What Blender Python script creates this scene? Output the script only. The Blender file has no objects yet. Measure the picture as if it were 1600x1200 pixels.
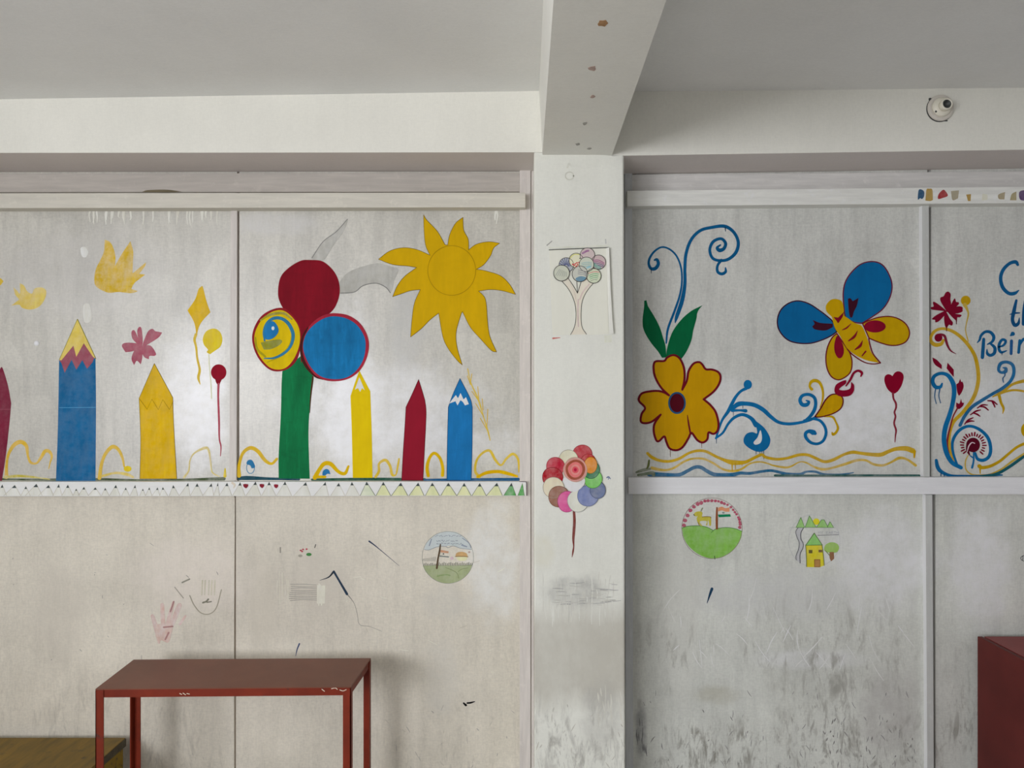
import bpy, bmesh, math, random
from mathutils import Vector
random.seed(7)
SC = bpy.context.scene
COL = SC.collection

# ------------------------------------------------------------------ camera
CAMZ = 1.6
F = 1200.0            # focal length in pixels of the 1600x1200 frame
CX, CY = 820.0, 625.0  # vanishing point of the level camera
cd = bpy.data.cameras.new('camera'); cam = bpy.data.objects.new('camera', cd); COL.objects.link(cam)
cam.location = (0, 0, CAMZ); cam.rotation_euler = (math.pi/2, 0, 0)
cd.sensor_width = 36; cd.lens = 36*F/1600
cd.shift_x = -(CX-800)/1600; cd.shift_y = (CY-600)/1600
cd.clip_start = 0.02
SC.camera = cam

# ------------------------------------------------------------------ world, light, exposure
w = bpy.data.worlds.new('world'); SC.world = w; w.use_nodes = True
w.node_tree.nodes['Background'].inputs[0].default_value = (0.72, 0.80, 0.95, 1)
w.node_tree.nodes['Background'].inputs[1].default_value = 0.6
SC.view_settings.view_transform = 'Standard'; SC.view_settings.look = 'None'
SC.view_settings.exposure = 0.0; SC.view_settings.gamma = 1.0
SC.view_settings.use_curve_mapping = False

def area(name, loc, size, target, power, col):
    l = bpy.data.lights.new(name, 'AREA'); l.shape = 'RECTANGLE'; l.size, l.size_y = size
    l.energy = power; l.color = col
    o = bpy.data.objects.new(name, l); COL.objects.link(o); o.location = loc
    d = Vector(target)-Vector(loc)
    o.rotation_euler = d.to_track_quat('-Z', 'Y').to_euler()
    return o
RX0, RX1, RYB = -3.3, 2.9, -3.6          # left wall, right wall, wall behind the camera
# daylight coming in through the window openings of the left wall and of the wall behind the camera
area('daylight_left', (RX0-0.12, -1.9, 1.75), (2.2, 1.3), (0.4, 0.6, 1.6), 140, (0.985, 0.995, 1.05))
area('daylight_rear_left', (-2.4, RYB-0.12, 1.75), (1.2, 1.3), (-2.2, 3, 1.5), 50, (0.985, 0.995, 1.05))

# ------------------------------------------------------------------ planes of the place
YP = 3.0        # painted boards between the pillars
YC = 2.767      # pillar and concrete band
YR = 2.947      # face of the timber rails
def W(px, py, Y=YP):
    return ((px-CX)/F*Y, CAMZ+(CY-py)/F*Y)

# ------------------------------------------------------------------ colour and materials
def lin(c):
    c /= 255.0
    return c/12.92 if c <= 0.04045 else ((c+0.055)/1.055)**2.4
KL, KR, KC = 0.68, 0.47, 0.66           # how bright a white board stands in each part of the room
def alb(rgb, k=KL, top=0.86):
    return tuple(min(top, lin(v)/k) for v in rgb)+(1,)

class Nd:
    def __init__(s, name, rough=0.6, spec=0.3):
        s.m = bpy.data.materials.new(name); s.m.use_nodes = True
        s.t = s.m.node_tree; s.n = s.t.nodes; s.l = s.t.links
        s.b = s.n['Principled BSDF']; s.b.inputs['Roughness'].default_value = rough
        s.b.inputs['Specular IOR Level'].default_value = spec
        s.tc = s.n.new('ShaderNodeTexCoord').outputs['Object']
    def put(s, sock, v):
        if isinstance(v, bpy.types.NodeSocket): s.l.new(v, sock)
        else: sock.default_value = v
    def mapped(s, scale=(1, 1, 1), rot=(0, 0, 0), loc=(0, 0, 0)):
        n = s.n.new('ShaderNodeMapping'); s.l.new(s.tc, n.inputs[0])
        n.inputs['Location'].default_value = loc; n.inputs['Rotation'].default_value = rot; n.inputs['Scale'].default_value = scale
        return n.outputs[0]
    def noise(s, scale, detail=3, rough=0.55, vec=None, dist=0):
        n = s.n.new('ShaderNodeTexNoise'); s.l.new(vec or s.tc, n.inputs['Vector'])
        n.inputs['Scale'].default_value = scale; n.inputs['Detail'].default_value = detail
        n.inputs['Roughness'].default_value = rough; n.inputs['Distortion'].default_value = dist
        return n.outputs[0]
    def rng(s, v, a, b, c=0.0, d=1.0, smooth=False):
        n = s.n.new('ShaderNodeMapRange'); n.clamp = True
        if smooth: n.interpolation_type = 'SMOOTHSTEP'
        s.put(n.inputs[0], v)
        for i, x in enumerate((a, b, c, d)): n.inputs[i+1].default_value = x
        return n.outputs[0]
    def math(s, op, a, b=0.0):
        n = s.n.new('ShaderNodeMath'); n.operation = op; s.put(n.inputs[0], a); s.put(n.inputs[1], b)
        return n.outputs[0]
    def mix(s, f, a, b, mode='MIX'):
        n = s.n.new('ShaderNodeMix'); n.data_type = 'RGBA'; n.blend_type = mode
        s.put(n.inputs[0], f); s.put(n.inputs[6], a); s.put(n.inputs[7], b)
        return n.outputs[2]
    def z(s):
        n = s.n.new('ShaderNodeSeparateXYZ'); s.l.new(s.tc, n.inputs[0]); return n.outputs[2]
    def blob(s, cx, cz, rx, rz, soft=0.6, wob=0.5, wsc=9):
        v = s.mapped((1/rx, 0, 1/rz), (0, 0, 0), (-cx/rx, 0, -cz/rz))
        n = s.n.new('ShaderNodeVectorMath'); n.operation = 'LENGTH'; s.l.new(v, n.inputs[0])
        d = s.math('ADD', n.outputs['Value'], s.math('MULTIPLY', s.math('SUBTRACT', s.noise(wsc, 4, 0.6), 0.5), wob*2))
        return s.rng(d, 1.0, 1.0-soft, 0, 1, True)
    def bump(s, h, strength=0.2, dist=0.002):
        n = s.n.new('ShaderNodeBump'); n.inputs['Strength'].default_value = strength; n.inputs['Distance'].default_value = dist
        s.l.new(h, n.inputs['Height']); s.l.new(n.outputs[0], s.b.inputs['Normal'])
    def out(s, c):
        s.put(s.b.inputs['Base Color'], c); return s.m

def mul(c, f): return tuple(min(0.9, v*f) for v in c[:3])+(1,)

_pc = {}
def paint(rgb, k=KL, thin=0.0, vary=0.16, rough=0.6):
    """brushed wall paint: long brush streaks, thin places that let the white ground through"""
    key = (tuple(rgb), k, thin, vary, rough)
    if key in _pc: return _pc[key]
    n = Nd('paint_%d_%d_%d' % tuple(rgb), rough, 0.08)
    if min(rgb) < 150: k *= {KR: 2.15}.get(k, 1.22)      # saturated paint reflects less than the eye reads off the wall
    c = alb(rgb, k)
    if min(rgb) > 150: c = (c[0], c[1]*.99, c[2]*.93, 1)
    if min(rgb) < 100: c = tuple(max(0.0005, v-0.007) for v in c[:3])+(1,)
    a = n.noise(14, 4, 0.6, n.mapped((1.0, 1, 0.25), (0, 0.3, 0)))
    b = n.noise(60, 3, 0.6, n.mapped((1.0, 1, 0.2)))
    col = n.mix(n.rng(a, 0.3, 0.7), mul(c, 1-vary), mul(c, 1+vary))
    col = n.mix(n.rng(b, 0.5, 0.75, 0, 0.4), col, mul(c, 1+2.2*vary))
    col = n.mix(n.rng(n.noise(26, 4, 0.65, n.mapped((0.35, 1, 1.0), (0, 0.6, 0))), 0.52, 0.7, 0, 0.4), col, mul(c, 1-1.3*vary))
    if thin:
        g = alb((206, 204, 200), min(k, .72))
        f = n.math('ADD', n.rng(n.noise(30, 5, 0.65), 0.4, 0.75, 0, thin), n.rng(n.noise(9, 3, 0.5), 0.45, 0.7, 0, thin*0.6))
        col = n.mix(f, col, g)
    n.bump(b, 0.08, 0.001)
    m = _pc[key] = n.out(col)
    return m

def board(name, base, k, mott=0.07, streak=0.05, grain=0.05, stain_light=(), scuffs=None, rough=0.55, spec=0.25, patches=0.0, zbands=()):
    """white-washed board or plaster with roller marks, mottling, stains blobs (dirt, old paint, painted-in light) and scuffs low down"""
    n = Nd(name, rough, spec)
    c = alb(base, k)
    col = n.mix(n.rng(n.noise(3.2, 5, 0.6), 0.3, 0.7), mul(c, 1-mott), mul(c, 1+mott))
    col = n.mix(n.rng(n.noise(22, 3, 0.6, n.mapped((1, 1, 0.12))), 0.45, 0.75, 0, 1), col, n.mix(1.0, col, (1-streak*2,)*3+(1,), 'MULTIPLY'))
    if patches:
        v = n.n.new('ShaderNodeTexVoronoi'); v.distance = 'CHEBYCHEV'
        n.l.new(n.mapped((5.0, 0.001, 3.2)), v.inputs['Vector']); v.inputs['Scale'].default_value = 1.0
        g = n.n.new('ShaderNodeSeparateColor'); n.l.new(v.outputs['Color'], g.inputs[0])
        col = n.mix(n.rng(g.outputs[0], 0.2, 1, 0, 1), col, n.mix(1.0, col, (1-patches,)*3+(1,), 'MULTIPLY'))
        col = n.mix(n.rng(n.noise(5, 5, 0.7, n.mapped((2, 1, 0.4))), 0.56, 0.72, 0, 0.5), col, mul(c, 1.12))
    gr = n.math('MULTIPLY', n.math('ADD', n.noise(150, 2, 0.7, n.mapped((1, 1, .35))), n.noise(150, 2, 0.7, n.mapped((.35, 1, 1)))), 0.5)
    col = n.mix(n.rng(gr, 0.4, 0.62), col, n.mix(1.0, col, (1-grain*2,)*3+(1,), 'MULTIPLY'))
    for z0, z1, rgb, st in zbands:      # dirt band between two heights, ragged edges
        zz = n.math('ADD', n.z(), n.math('MULTIPLY', n.math('SUBTRACT', n.noise(5, 5, 0.65, n.mapped((2.5, 1, 0.5))), 0.5), 0.16))
        f = n.math('MULTIPLY', n.rng(zz, z0, z0+0.10), n.rng(zz, z1, z1-0.10))
        f = n.math('MULTIPLY', f, n.rng(n.noise(7, 5, 0.7, n.mapped((1, 1, 0.6))), 0.25, 0.6, 0.55*st, st))
        col = n.mix(f, col, alb(rgb, k))
    col = n.mix(n.math('MULTIPLY', n.rng(n.noise(2.1, 6, 0.72), 0.5, 0.68, 0, .45), n.rng(n.noise(34, 4, 0.7), .3, .7, .5, 1)), col, n.mix(1.0, col, (.84, .835, .81, 1), 'MULTIPLY')) if scuffs else col
    for cx, cz, rx, rz, rgb, st in stain_light:
        f = n.math('MULTIPLY', n.blob(cx, cz, rx, rz), n.rng(n.noise(16, 5, 0.7), 0.3, 0.62, 0.35*st, st))
        col = n.mix(f, col, alb(rgb, k))
    if scuffs:
        z0, z1, st, rgb = scuffs          # full at z0, none at z1
        zm = n.rng(n.z(), z0, z1, 1, 0)
        for rot, sc, th in ((0.35, 20, 0.55), (-0.5, 15, 0.56), (0.0, 26, 0.56), (1.3, 14, 0.60), (0.1, 55, 0.57)):
            v = n.mapped((1, 1, 0.28), (0, rot, 0), (rot*3, 0, rot))
            f = n.rng(n.noise(sc, 4, 0.7, v, 0.6), th, th+0.12, 0, st)
            f = n.math('MULTIPLY', n.math('MULTIPLY', f, zm), n.rng(n.noise(4.5, 3, 0.5), 0.38, 0.62))
            col = n.mix(f, col, alb(rgb, k))
    n.bump(gr, 0.10, 0.001)
    return n.out(col)

def plain(name, rgb, k=KL, vary=0.06, rough=0.6, spec=0.3, sc=6, worn=None, metal=0.0):
    n = Nd(name, rough, spec)
    c = alb(rgb, k)
    col = n.mix(n.rng(n.noise(sc, 5, 0.6), 0.3, 0.7), mul(c, 1-vary), mul(c, 1+vary))
    if worn:
        col = n.mix(n.rng(n.noise(worn[1], 5, 0.7), worn[2], worn[2]+0.06, 0, worn[3]), col, alb(worn[0], k))
    n.b.inputs['Metallic'].default_value = metal
    return n.out(col)

# ------------------------------------------------------------------ mesh helpers
def link(name, bm, mat, parent=None, loc=(0, 0, 0), smooth=False):
    bmesh.ops.recalc_face_normals(bm, faces=bm.faces)
    me = bpy.data.meshes.new(name); bm.to_mesh(me); bm.free()
    if smooth:
        for p in me.polygons: p.use_smooth = True
    me.materials.append(mat)
    o = bpy.data.objects.new(name, me); COL.objects.link(o); o.location = loc
    if parent: o.parent = parent
    return o
def box(bm, x0, x1, y0, y1, z0, z1, bev=0.0):
    g = bmesh.ops.create_cube(bm, size=1)
    for v in g['verts']:
        v.co = Vector(((x0+x1)/2+v.co.x*(x1-x0), (y0+y1)/2+v.co.y*(y1-y0), (z0+z1)/2+v.co.z*(z1-z0)))
    if bev:
        bmesh.ops.bevel(bm, geom=list({e for v in g['verts'] for e in v.link_edges}), offset=bev, segments=2, affect='EDGES', profile=0.6)
def hexa(bm, p):
    """eight corners: front x0z0,x1z0,x1z1,x0z1 then back the same"""
    v = [bm.verts.new(q) for q in p]
    for f in ((0, 1, 2, 3), (7, 6, 5, 4), (0, 4, 5, 1), (1, 5, 6, 2), (2, 6, 7, 3), (3, 7, 4, 0)): bm.faces.new([v[i] for i in f])
    return v
def slab_px(bm, q, Y, depth, bev=0.0):
    """block whose front face has four photograph corners (bl, br, tr, tl) on plane Y and runs back by depth"""
    a = [W(x, y, Y) for x, y in q]
    v = hexa(bm, [(x, Y, z) for x, z in a]+[(x, Y+depth, z) for x, z in a])
    if bev: bmesh.ops.bevel(bm, geom=list({e for u in v for e in u.link_edges}), offset=bev, segments=2, affect='EDGES', profile=0.6)
def struct(o, **kw):
    o['kind'] = 'structure'
    for k, v in kw.items(): o[k] = v
    return o
def tag(o, label, cat, group=None, kind=None):
    o['label'] = label; o['category'] = cat
    if group: o['group'] = group
    if kind: o['kind'] = kind
    return o
def empty(name, loc, label, cat, group=None):
    o = bpy.data.objects.new(name, None); COL.objects.link(o); o.location = loc; o.empty_display_size = 0.05
    return tag(o, label, cat, group)

# ================================================================== THE ROOM
M_band = board('plaster_band', (206, 202, 192), 0.70, mott=0.03, streak=0.01, grain=0.02)
M_ceil = board('plaster_ceiling', (208, 204, 200), 0.70, mott=0.03, streak=0.0, grain=0.02)
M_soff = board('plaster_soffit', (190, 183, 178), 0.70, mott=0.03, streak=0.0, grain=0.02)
M_beam = board('plaster_beam', (202, 201, 193), 0.70, mott=0.03, streak=0.0, grain=0.02)
M_wall = plain('room_wall', (160, 160, 160), 0.72, 0.04)
M_floor = plain('concrete_floor', (168, 165, 162), 0.72, 0.12, 0.7)
def sx(px, Y=YP): return (px-CX)/F*Y
def sz(py, Y=YP): return CAMZ+(CY-py)/F*Y

# upper and lower boards. A real gap is left at the board joint of the left bay.
up_st = [(*W(850-300, 640), .12, .5, (206, 205, 203), .8), (*W(635, 510), .09, .24, (160, 159, 154), .75), (*W(120, 430), .5, .25, (180, 177, 172), .45),
         (*W(300, 620), .16, .35, (208, 206, 203), .7), (*W(640, 690), .55, .12, (208, 206, 205), .6), (*W(430, 350), .25, .06, (176, 174, 170), .7)]
up_sheen = [(*W(600, 640), .5, .22, (214, 213, 207), .7), (*W(320, 640), .10, .30, (214, 212, 208), .6)]  # lighter patches put the soft window sheen into the board colour
up_sheenR = [(*W(1340, 640), .28, .28, (208, 208, 207), .9), (*W(1120, 640), .2, .2, (188, 188, 186), .6), (*W(1560, 650), .2, .25, (196, 196, 196), .7)]  # right bay: window reflection and side light painted in as lighter patches
M_upL = board('whitewashed_board_left', (180, 177, 167), KL, mott=0.10, streak=0.08, grain=0.075, stain_light=up_st+up_sheen, patches=0.10, rough=0.34, spec=0.65)
M_upR = board('whitewashed_board_right', (166, 166, 160), 0.52, mott=0.10, streak=0.08, grain=0.075, patches=0.08, rough=0.34, spec=0.8, stain_light=up_sheenR)
lo_st = [(*W(770, 880), .14, .3, (208, 206, 197), .8), (*W(500, 910), .14, .16, (178, 172, 160), .8), (*W(90, 960), .14, .25, (176, 170, 158), .6), (*W(700, 940), .12, .10, (176, 173, 164), .6),
         (*W(410, 950), .07, .25, (182, 176, 162), .7), (*W(300, 900), .3, .2, (200, 192, 182), .6), (*W(690, 1060), .09, .2, (182, 179, 170), .5)]
M_loL = board('cream_board_left', (194, 188, 174), KL, mott=0.09, streak=0.05, grain=0.06, stain_light=lo_st, scuffs=(0.25, 0.80, 0.6, (148, 143, 132)))
rr_light_st = [(*W(1380, 880), .26, .26, (194, 195, 194), .8), (*W(1530, 880), .16, .3, (192, 193, 193), .8), (*W(1210, 930), .45, .12, (160, 160, 158), .6), (*W(1060, 950), .12, .5, (160, 159, 152), .6), (*W(1120, 1085), .12, .05, (140, 138, 125), .7),  # first two patches paint the brighter light of this side into the colour
         (*W(1002, 1140), .03, .16, (110, 110, 108), .9), (*W(1390, 1110), .16, .2, (140, 138, 134), .7), (*W(1260, 1030), .3, .05, (196, 196, 194), .5)]
M_loR = board('grey_board_right', (168, 169, 162), 0.53, mott=0.11, streak=0.06, grain=0.06, stain_light=rr_light_st, scuffs=(0.45, 0.9, 0.9, (112, 110, 102)))
zs = sz(751)
def panel(name, px0, px1, z0, z1, mat):
    bm = bmesh.new(); box(bm, sx(px0), sx(px1), YP, YP+0.012, z0, z1); return struct(link(name, bm, mat))
zt = sz(262)
W_up = panel('wall_back_upper_left', -560, 370.5, zs, zt, M_upL)
panel('wall_back_upper_middle', 374, 845, zs, zt, M_upL)
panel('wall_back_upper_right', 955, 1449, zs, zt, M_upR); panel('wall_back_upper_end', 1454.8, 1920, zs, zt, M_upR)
W_left = panel('wall_back_lower_left', -560, 366, 0, zs, M_loL)
W_mid = panel('wall_back_lower_middle', 368.6, 845, 0, zs, M_loL)
W_right = panel('wall_back_lower_right', 955, 1455, 0, zs, M_loR); panel('wall_back_lower_end', 1461.5, 1920, 0, zs, M_loR)
bm = bmesh.new(); box(bm, RX0, RX1, YP+0.026, YP+0.2, 0, 3.0)
bm2 = bmesh.new(); box(bm2, sx(364), sx(376), YP+.0125, YP+.0255, 0, zt); struct(link('wall_back_stud', bm2, plain('stud', (168, 156, 150), 0.6)))
bm2 = bmesh.new(); box(bm2, sx(1446), sx(1466), YP+.0125, YP+.0255, 0, zt); struct(link('wall_back_stud', bm2, plain('stud', (140, 138, 136), 0.6)))
struct(link('wall_back', bm, plain('backing', (140, 132, 126), 0.7)))

# pillar
zP = lambda py: sz(py, YC)
pil_st = [(*W(905, 925, YC), .14, .085, (150, 149, 143), .8), (*W(848, 860, YC), .05, .08, (190, 188, 172), .8), (*W(940, 1120, YC), .10, .16, (150, 148, 142), .45)]
M_pil = board('pillar_plaster', (204, 203, 189), KC, mott=0.03, streak=0.02, grain=0.02, stain_light=pil_st,
              zbands=((zP(1120), zP(935), (168, 165, 154), 0.95),), scuffs=(zP(1140), zP(1060), 0.6, (140, 138, 130)))
bm = bmesh.new()
q = [(835.2, 1400), (977, 1400), (974.5, 243.4), (834.5, 238.1)]
a = [W(x, y, YC) for x, y in q]; a[0] = (a[0][0], 0.0); a[1] = (a[1][0], 0.0)
v = hexa(bm, [(x, YC, z) for x, z in a]+[(x, YP+0.04, z) for x, z in a])
bmesh.ops.bevel(bm, geom=[e for e in bm.edges if abs(e.verts[0].co.z-e.verts[1].co.z) > 1], offset=0.004, segments=2, affect='EDGES')
W_pil = struct(link('wall_back_pillar', bm, M_pil))

# concrete band above each bay (flush with the pillar), soffit underneath
def band(name, px0, px1, yt0, yt1, yb0, yb1, far):
    bm = bmesh.new()
    bl, br, tr, tl = W(px0, yb0, YC), W(px1, yb1, YC), W(px1, yt1-60, YC), W(px0, yt0-60, YC)
    v = hexa(bm, [(p[0], YC, p[1]) for p in (bl, br, tr, tl)]+[(p[0], far, p[1]) for p in (bl, br, tr, tl)])
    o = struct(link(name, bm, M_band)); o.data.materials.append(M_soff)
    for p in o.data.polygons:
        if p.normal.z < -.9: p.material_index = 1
    return o
def ext(px, xa, ya, xb, yb): return ya+(yb-ya)*(px-xa)/(xb-xa)
LX, RX = -620, 2080
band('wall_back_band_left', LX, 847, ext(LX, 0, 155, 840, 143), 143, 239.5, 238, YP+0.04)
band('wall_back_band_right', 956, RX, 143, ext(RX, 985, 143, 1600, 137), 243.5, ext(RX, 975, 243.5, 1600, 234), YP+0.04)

# ceiling: two fields either side of the cross beam
def ceil_field(name, pts):
    bm = bmesh.new()
    f0, f1 = [W(x, y, YC) for x, y in pts]
    hexa(bm, [(f0[0], RYB-.2, f0[1]), (f1[0], RYB-.2, f1[1]), (f1[0], RYB-.2, f1[1]+.12), (f0[0], RYB-.2, f0[1]+.12),
              (f0[0], YP+.1, f0[1]), (f1[0], YP+.1, f1[1]), (f1[0], YP+.1, f1[1]+.12), (f0[0], YP+.1, f0[1]+.12)])
    return struct(link(name, bm, M_ceil))
ceil_field('ceiling', [(LX, ext(LX, 0, 155, 840, 142)), (850, 142)])
ceil_field('ceiling', [(950, 143.5), (RX, ext(RX, 985, 143, 1600, 137))])
# cross beam running from the pillar towards the room
zb = sz(242, YC); xl, xr = sx(847.5, YC), sx(956.5, YC); zc = sz(138, YC)
bm = bmesh.new()
xt = sx(841, YC)
hexa(bm, [(xl, RYB, zb), (xr-.012, RYB, zb), (xr, RYB, zc+.05), (xt-.002, RYB, zc+.05), (xl, YC+.03, zb), (xr, YC+.03, zb), (xr, YC+.03, zc+.05), (xt, YC+.03, zc+.05)])
beam = struct(link('ceiling_beam', bm, M_beam))
M_chip = plain('bare_brick_chip', (140, 106, 70), 0.62, 0.25, sc=60)
M_chip2 = plain('bare_plaster_chip', (150, 130, 120), 0.66, 0.2, sc=60)
M_chip3 = plain('grey_pit', (138, 136, 128), 0.7, 0.2, sc=60)
for i, (px, py, ru, rv) in enumerate(((942, 36, 10, 6), (926, 107, 7, 4), (926, 151, 4, 3), (914, 193, 4, 2.5), (903, 225, 4, 2), (921, 232, 4, 1.5))):
    Y = (zb-CAMZ)*F/(CY-py); x = (px-CX)/F*Y
    bm = bmesh.new(); vs = []
    for j in range(11):
        t = j/11*math.tau; r = random.uniform(.65, 1.15)
        vs.append((x+ru/F*Y*r*math.cos(t), Y+rv/F*Y*r*math.sin(t)*Y/(zb-CAMZ)))
    top = [bm.verts.new((u, w_, zb+.002)) for u, w_ in vs]; bot = [bm.verts.new((u, w_, zb-.0008)) for u, w_ in vs]
    bm.faces.new(bot)
    for j in range(11): bm.faces.new((top[j], top[(j+1) % 11], bot[(j+1) % 11], bot[j]))
    link('paint_chip', bm, M_chip if i == 0 else M_chip2 if i < 3 else M_chip3, beam)

# room shell out of view: floor, side walls, wall behind the camera with window openings that let the daylight in
bm = bmesh.new(); box(bm, RX0-.2, RX1+.2, RYB-.2, YP+.2, -.1, 0); struct(link('floor', bm, M_floor))
def wall_with_holes(name, axis, at, th, lo, hi, holes, h=3.1):
    bm = bmesh.new(); cuts = sorted(holes); s = lo
    def seg(a, b, z0, z1):
        if axis == 'x': box(bm, at, at+th, a, b, z0, z1)
        else: box(bm, a, b, at, at+th, z0, z1)
    for a, b, z0, z1 in cuts:
        seg(s, a, 0, h); seg(a, b, 0, z0); seg(a, b, z1, h); s = b
    seg(s, hi, 0, h)
    return struct(link(name, bm, M_wall))
wall_with_holes('wall_left', 'x', RX0-.1, .1, RYB-.1, YP+.1, [(-3.05, -0.75, 1.05, 2.45)])
wall_with_holes('wall_front', 'y', RYB-.1, .1, RX0-.1, RX1+.1, [(-3.05, -1.75, 1.05, 2.45)])
bm = bmesh.new(); box(bm, RX1, RX1+.1, RYB-.1, YP+.1, 0, 3.1); struct(link('wall_right', bm, M_wall))

# timber trim
def wood(name, base, k, dark=0.10, horiz=True, pink=0.0):
    n = Nd(name, 0.55, 0.25); c = alb(base, k)
    v = n.mapped((0.09, 1, 1) if horiz else (1, 1, 0.09))
    g = n.noise(70, 5, 0.65, v); g2 = n.noise(14, 4, 0.6, v, 1.0)
    col = n.mix(n.rng(g, 0.35, 0.7), mul(c, 1+dark*.5), mul(c, 1-dark))
    col = n.mix(n.rng(g2, 0.5, 0.7, 0, .6), col, mul(c, 1-dark*1.3))
    col = n.mix(n.rng(n.noise(30, 4, 0.7), 0.58, 0.7, 0, .5), col, mul(c, 1.15))
    n.bump(g, 0.15, 0.001)
    return n.out(col)
M_tL = wood('whitewashed_timber_left', (184, 180, 168), KL)
M_tLv = wood('whitewashed_stile_left', (186, 180, 174), KL, dark=.13, horiz=False)
M_tR = wood('whitewashed_timber_right', (178, 178, 172), 0.52)
M_tRv = wood('whitewashed_stile_right', (158, 160, 160), 0.52, horiz=False)
M_white = wood('white_painted_rail', (212, 208, 198), KL, dark=0.04)
M_whiteR = wood('white_painted_rail_right', (190, 191, 188), 0.55, dark=0.05)
def trim(q, Y, depth, mat, bev=0.0015):
    trim.i += 1
    bm = bmesh.new(); slab_px(bm, q, Y, depth, bev); return struct(link('trim_%d' % trim.i, bm, mat))
trim.i = 0
LB, RB = -560, 1900
W_board = trim([(LB, 301), (812, 299.5), (812, 270), (LB, 272)], YP-.012, .03, wood('grey_board_left', (164, 158, 150), KL, dark=.12))                    # upper board left
W_rail = trim([(LB, 326), (821, 324), (821, 301), (LB, 303)], YR, .07, M_tL)                          # head rail left
trim([(812, 1500), (829, 1500), (829, 263), (812, 263)], YP-.014, .03, M_tLv)                # stile left of the pillar
trim([(829.6, 1500), (834.2, 1500), (834.2, 263), (829.6, 263)], YP-.006, .02, M_tLv)
trim([(978, 1500), (990, 1500), (988, 268), (976, 268)], YP-.014, .03, M_tRv)                # stile right of the pillar
trim([(987, 299), (RB, 290), (RB, 265), (987, 273)], YP-.012, .03, wood('grey_board_right', (166, 164, 160), 0.52, dark=.12))
trim([(980, 322), (RB, 315), (RB, 288.5), (980, 298)], YR, .07, M_tR)
sillL = trim([(LB, 776), (822, 775), (822, 752.5), (LB, 753)], 2.970, .035, M_white)
trim([(982, 772), (RB, 773), (RB, 745.5), (982, 746)], 2.966, .04, M_whiteR)
trim([(358, 750), (369.5, 750), (370.5, 329), (360.5, 329)], YP-.006, .012, M_tLv)           # joint strip, left bay
trim([(353, 1500), (363, 1500), (367, 777), (357, 777)], YP-.001, .006, M_loL, .0004)
M_tB = wood('batten_right', (156, 157, 153), 0.55, dark=.06, horiz=False)
M_litside = plain('lit_batten_side', (250, 250, 246), 0.55, 0.02, 0.35)  # light catching the batten's left side, put into the colour of that face
for q in ([(1442.5, 745), (1453, 745), (1451.5, 318), (1440.5, 319)], [(1450.5, 1500), (1461, 1500), (1457, 773), (1446, 773)]):     # joint batten, right bay
    o = trim(q, YP-.022, .03, M_tB); o.data.materials.append(M_litside)
    for p in o.data.polygons:
        if p.normal.x < -.5: p.material_index = 1

# ================================================================== PAINTED FIGURES
T0, TL = 0.0005, 0.0004
def cr(p0, p1, p2, p3, t):
    return tuple(0.5*(2*b+(c-a)*t+(2*a-5*b+4*c-d)*t*t+(3*b-a-3*c+d)*t**3) for a, b, c, d in zip(p0, p1, p2, p3))
def spline(p, n=6):
    """open Catmull-Rom through the points"""
    if len(p) < 3: return list(p)
    e = [tuple(2*a-b for a, b in zip(p[0], p[1]))]+list(p)+[tuple(2*a-b for a, b in zip(p[-1], p[-2]))]
    o = []
    for i in range(1, len(e)-2):
        for j in range(n): o.append(cr(e[i-1], e[i], e[i+1], e[i+2], j/n))
    o.append(tuple(p[-1])); return o
def loop(pts, n=5):
    """closed outline: (x, y) smooth, (x, y, 'c') sharp corner. Returns list of runs whose ends meet."""
    cs = [i for i, p in enumerate(pts) if len(p) > 2]
    P = [(p[0], p[1]) for p in pts]; N = len(P)
    if not cs:
        o = []
        for i in range(N):
            for j in range(n): o.append(cr(P[i-1], P[i], P[(i+1) % N], P[(i+2) % N], j/n))
        return [o+[o[0]]]
    runs = []
    for a, b in zip(cs, cs[1:]+[cs[0]+N]):
        runs.append(spline([P[i % N] for i in range(a, b+1)], n))
    return runs
def circ(cx, cy, rx, ry=None, n=40, wob=0.0):
    ry = ry or rx
    ph = random.random()*6
    return [(cx+rx*(1+wob*math.sin(3*t+ph))*math.cos(t), cy+ry*(1+wob*math.sin(2*t+ph))*math.sin(t)) for t in (i/n*math.tau for i in range(n))]

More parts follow.
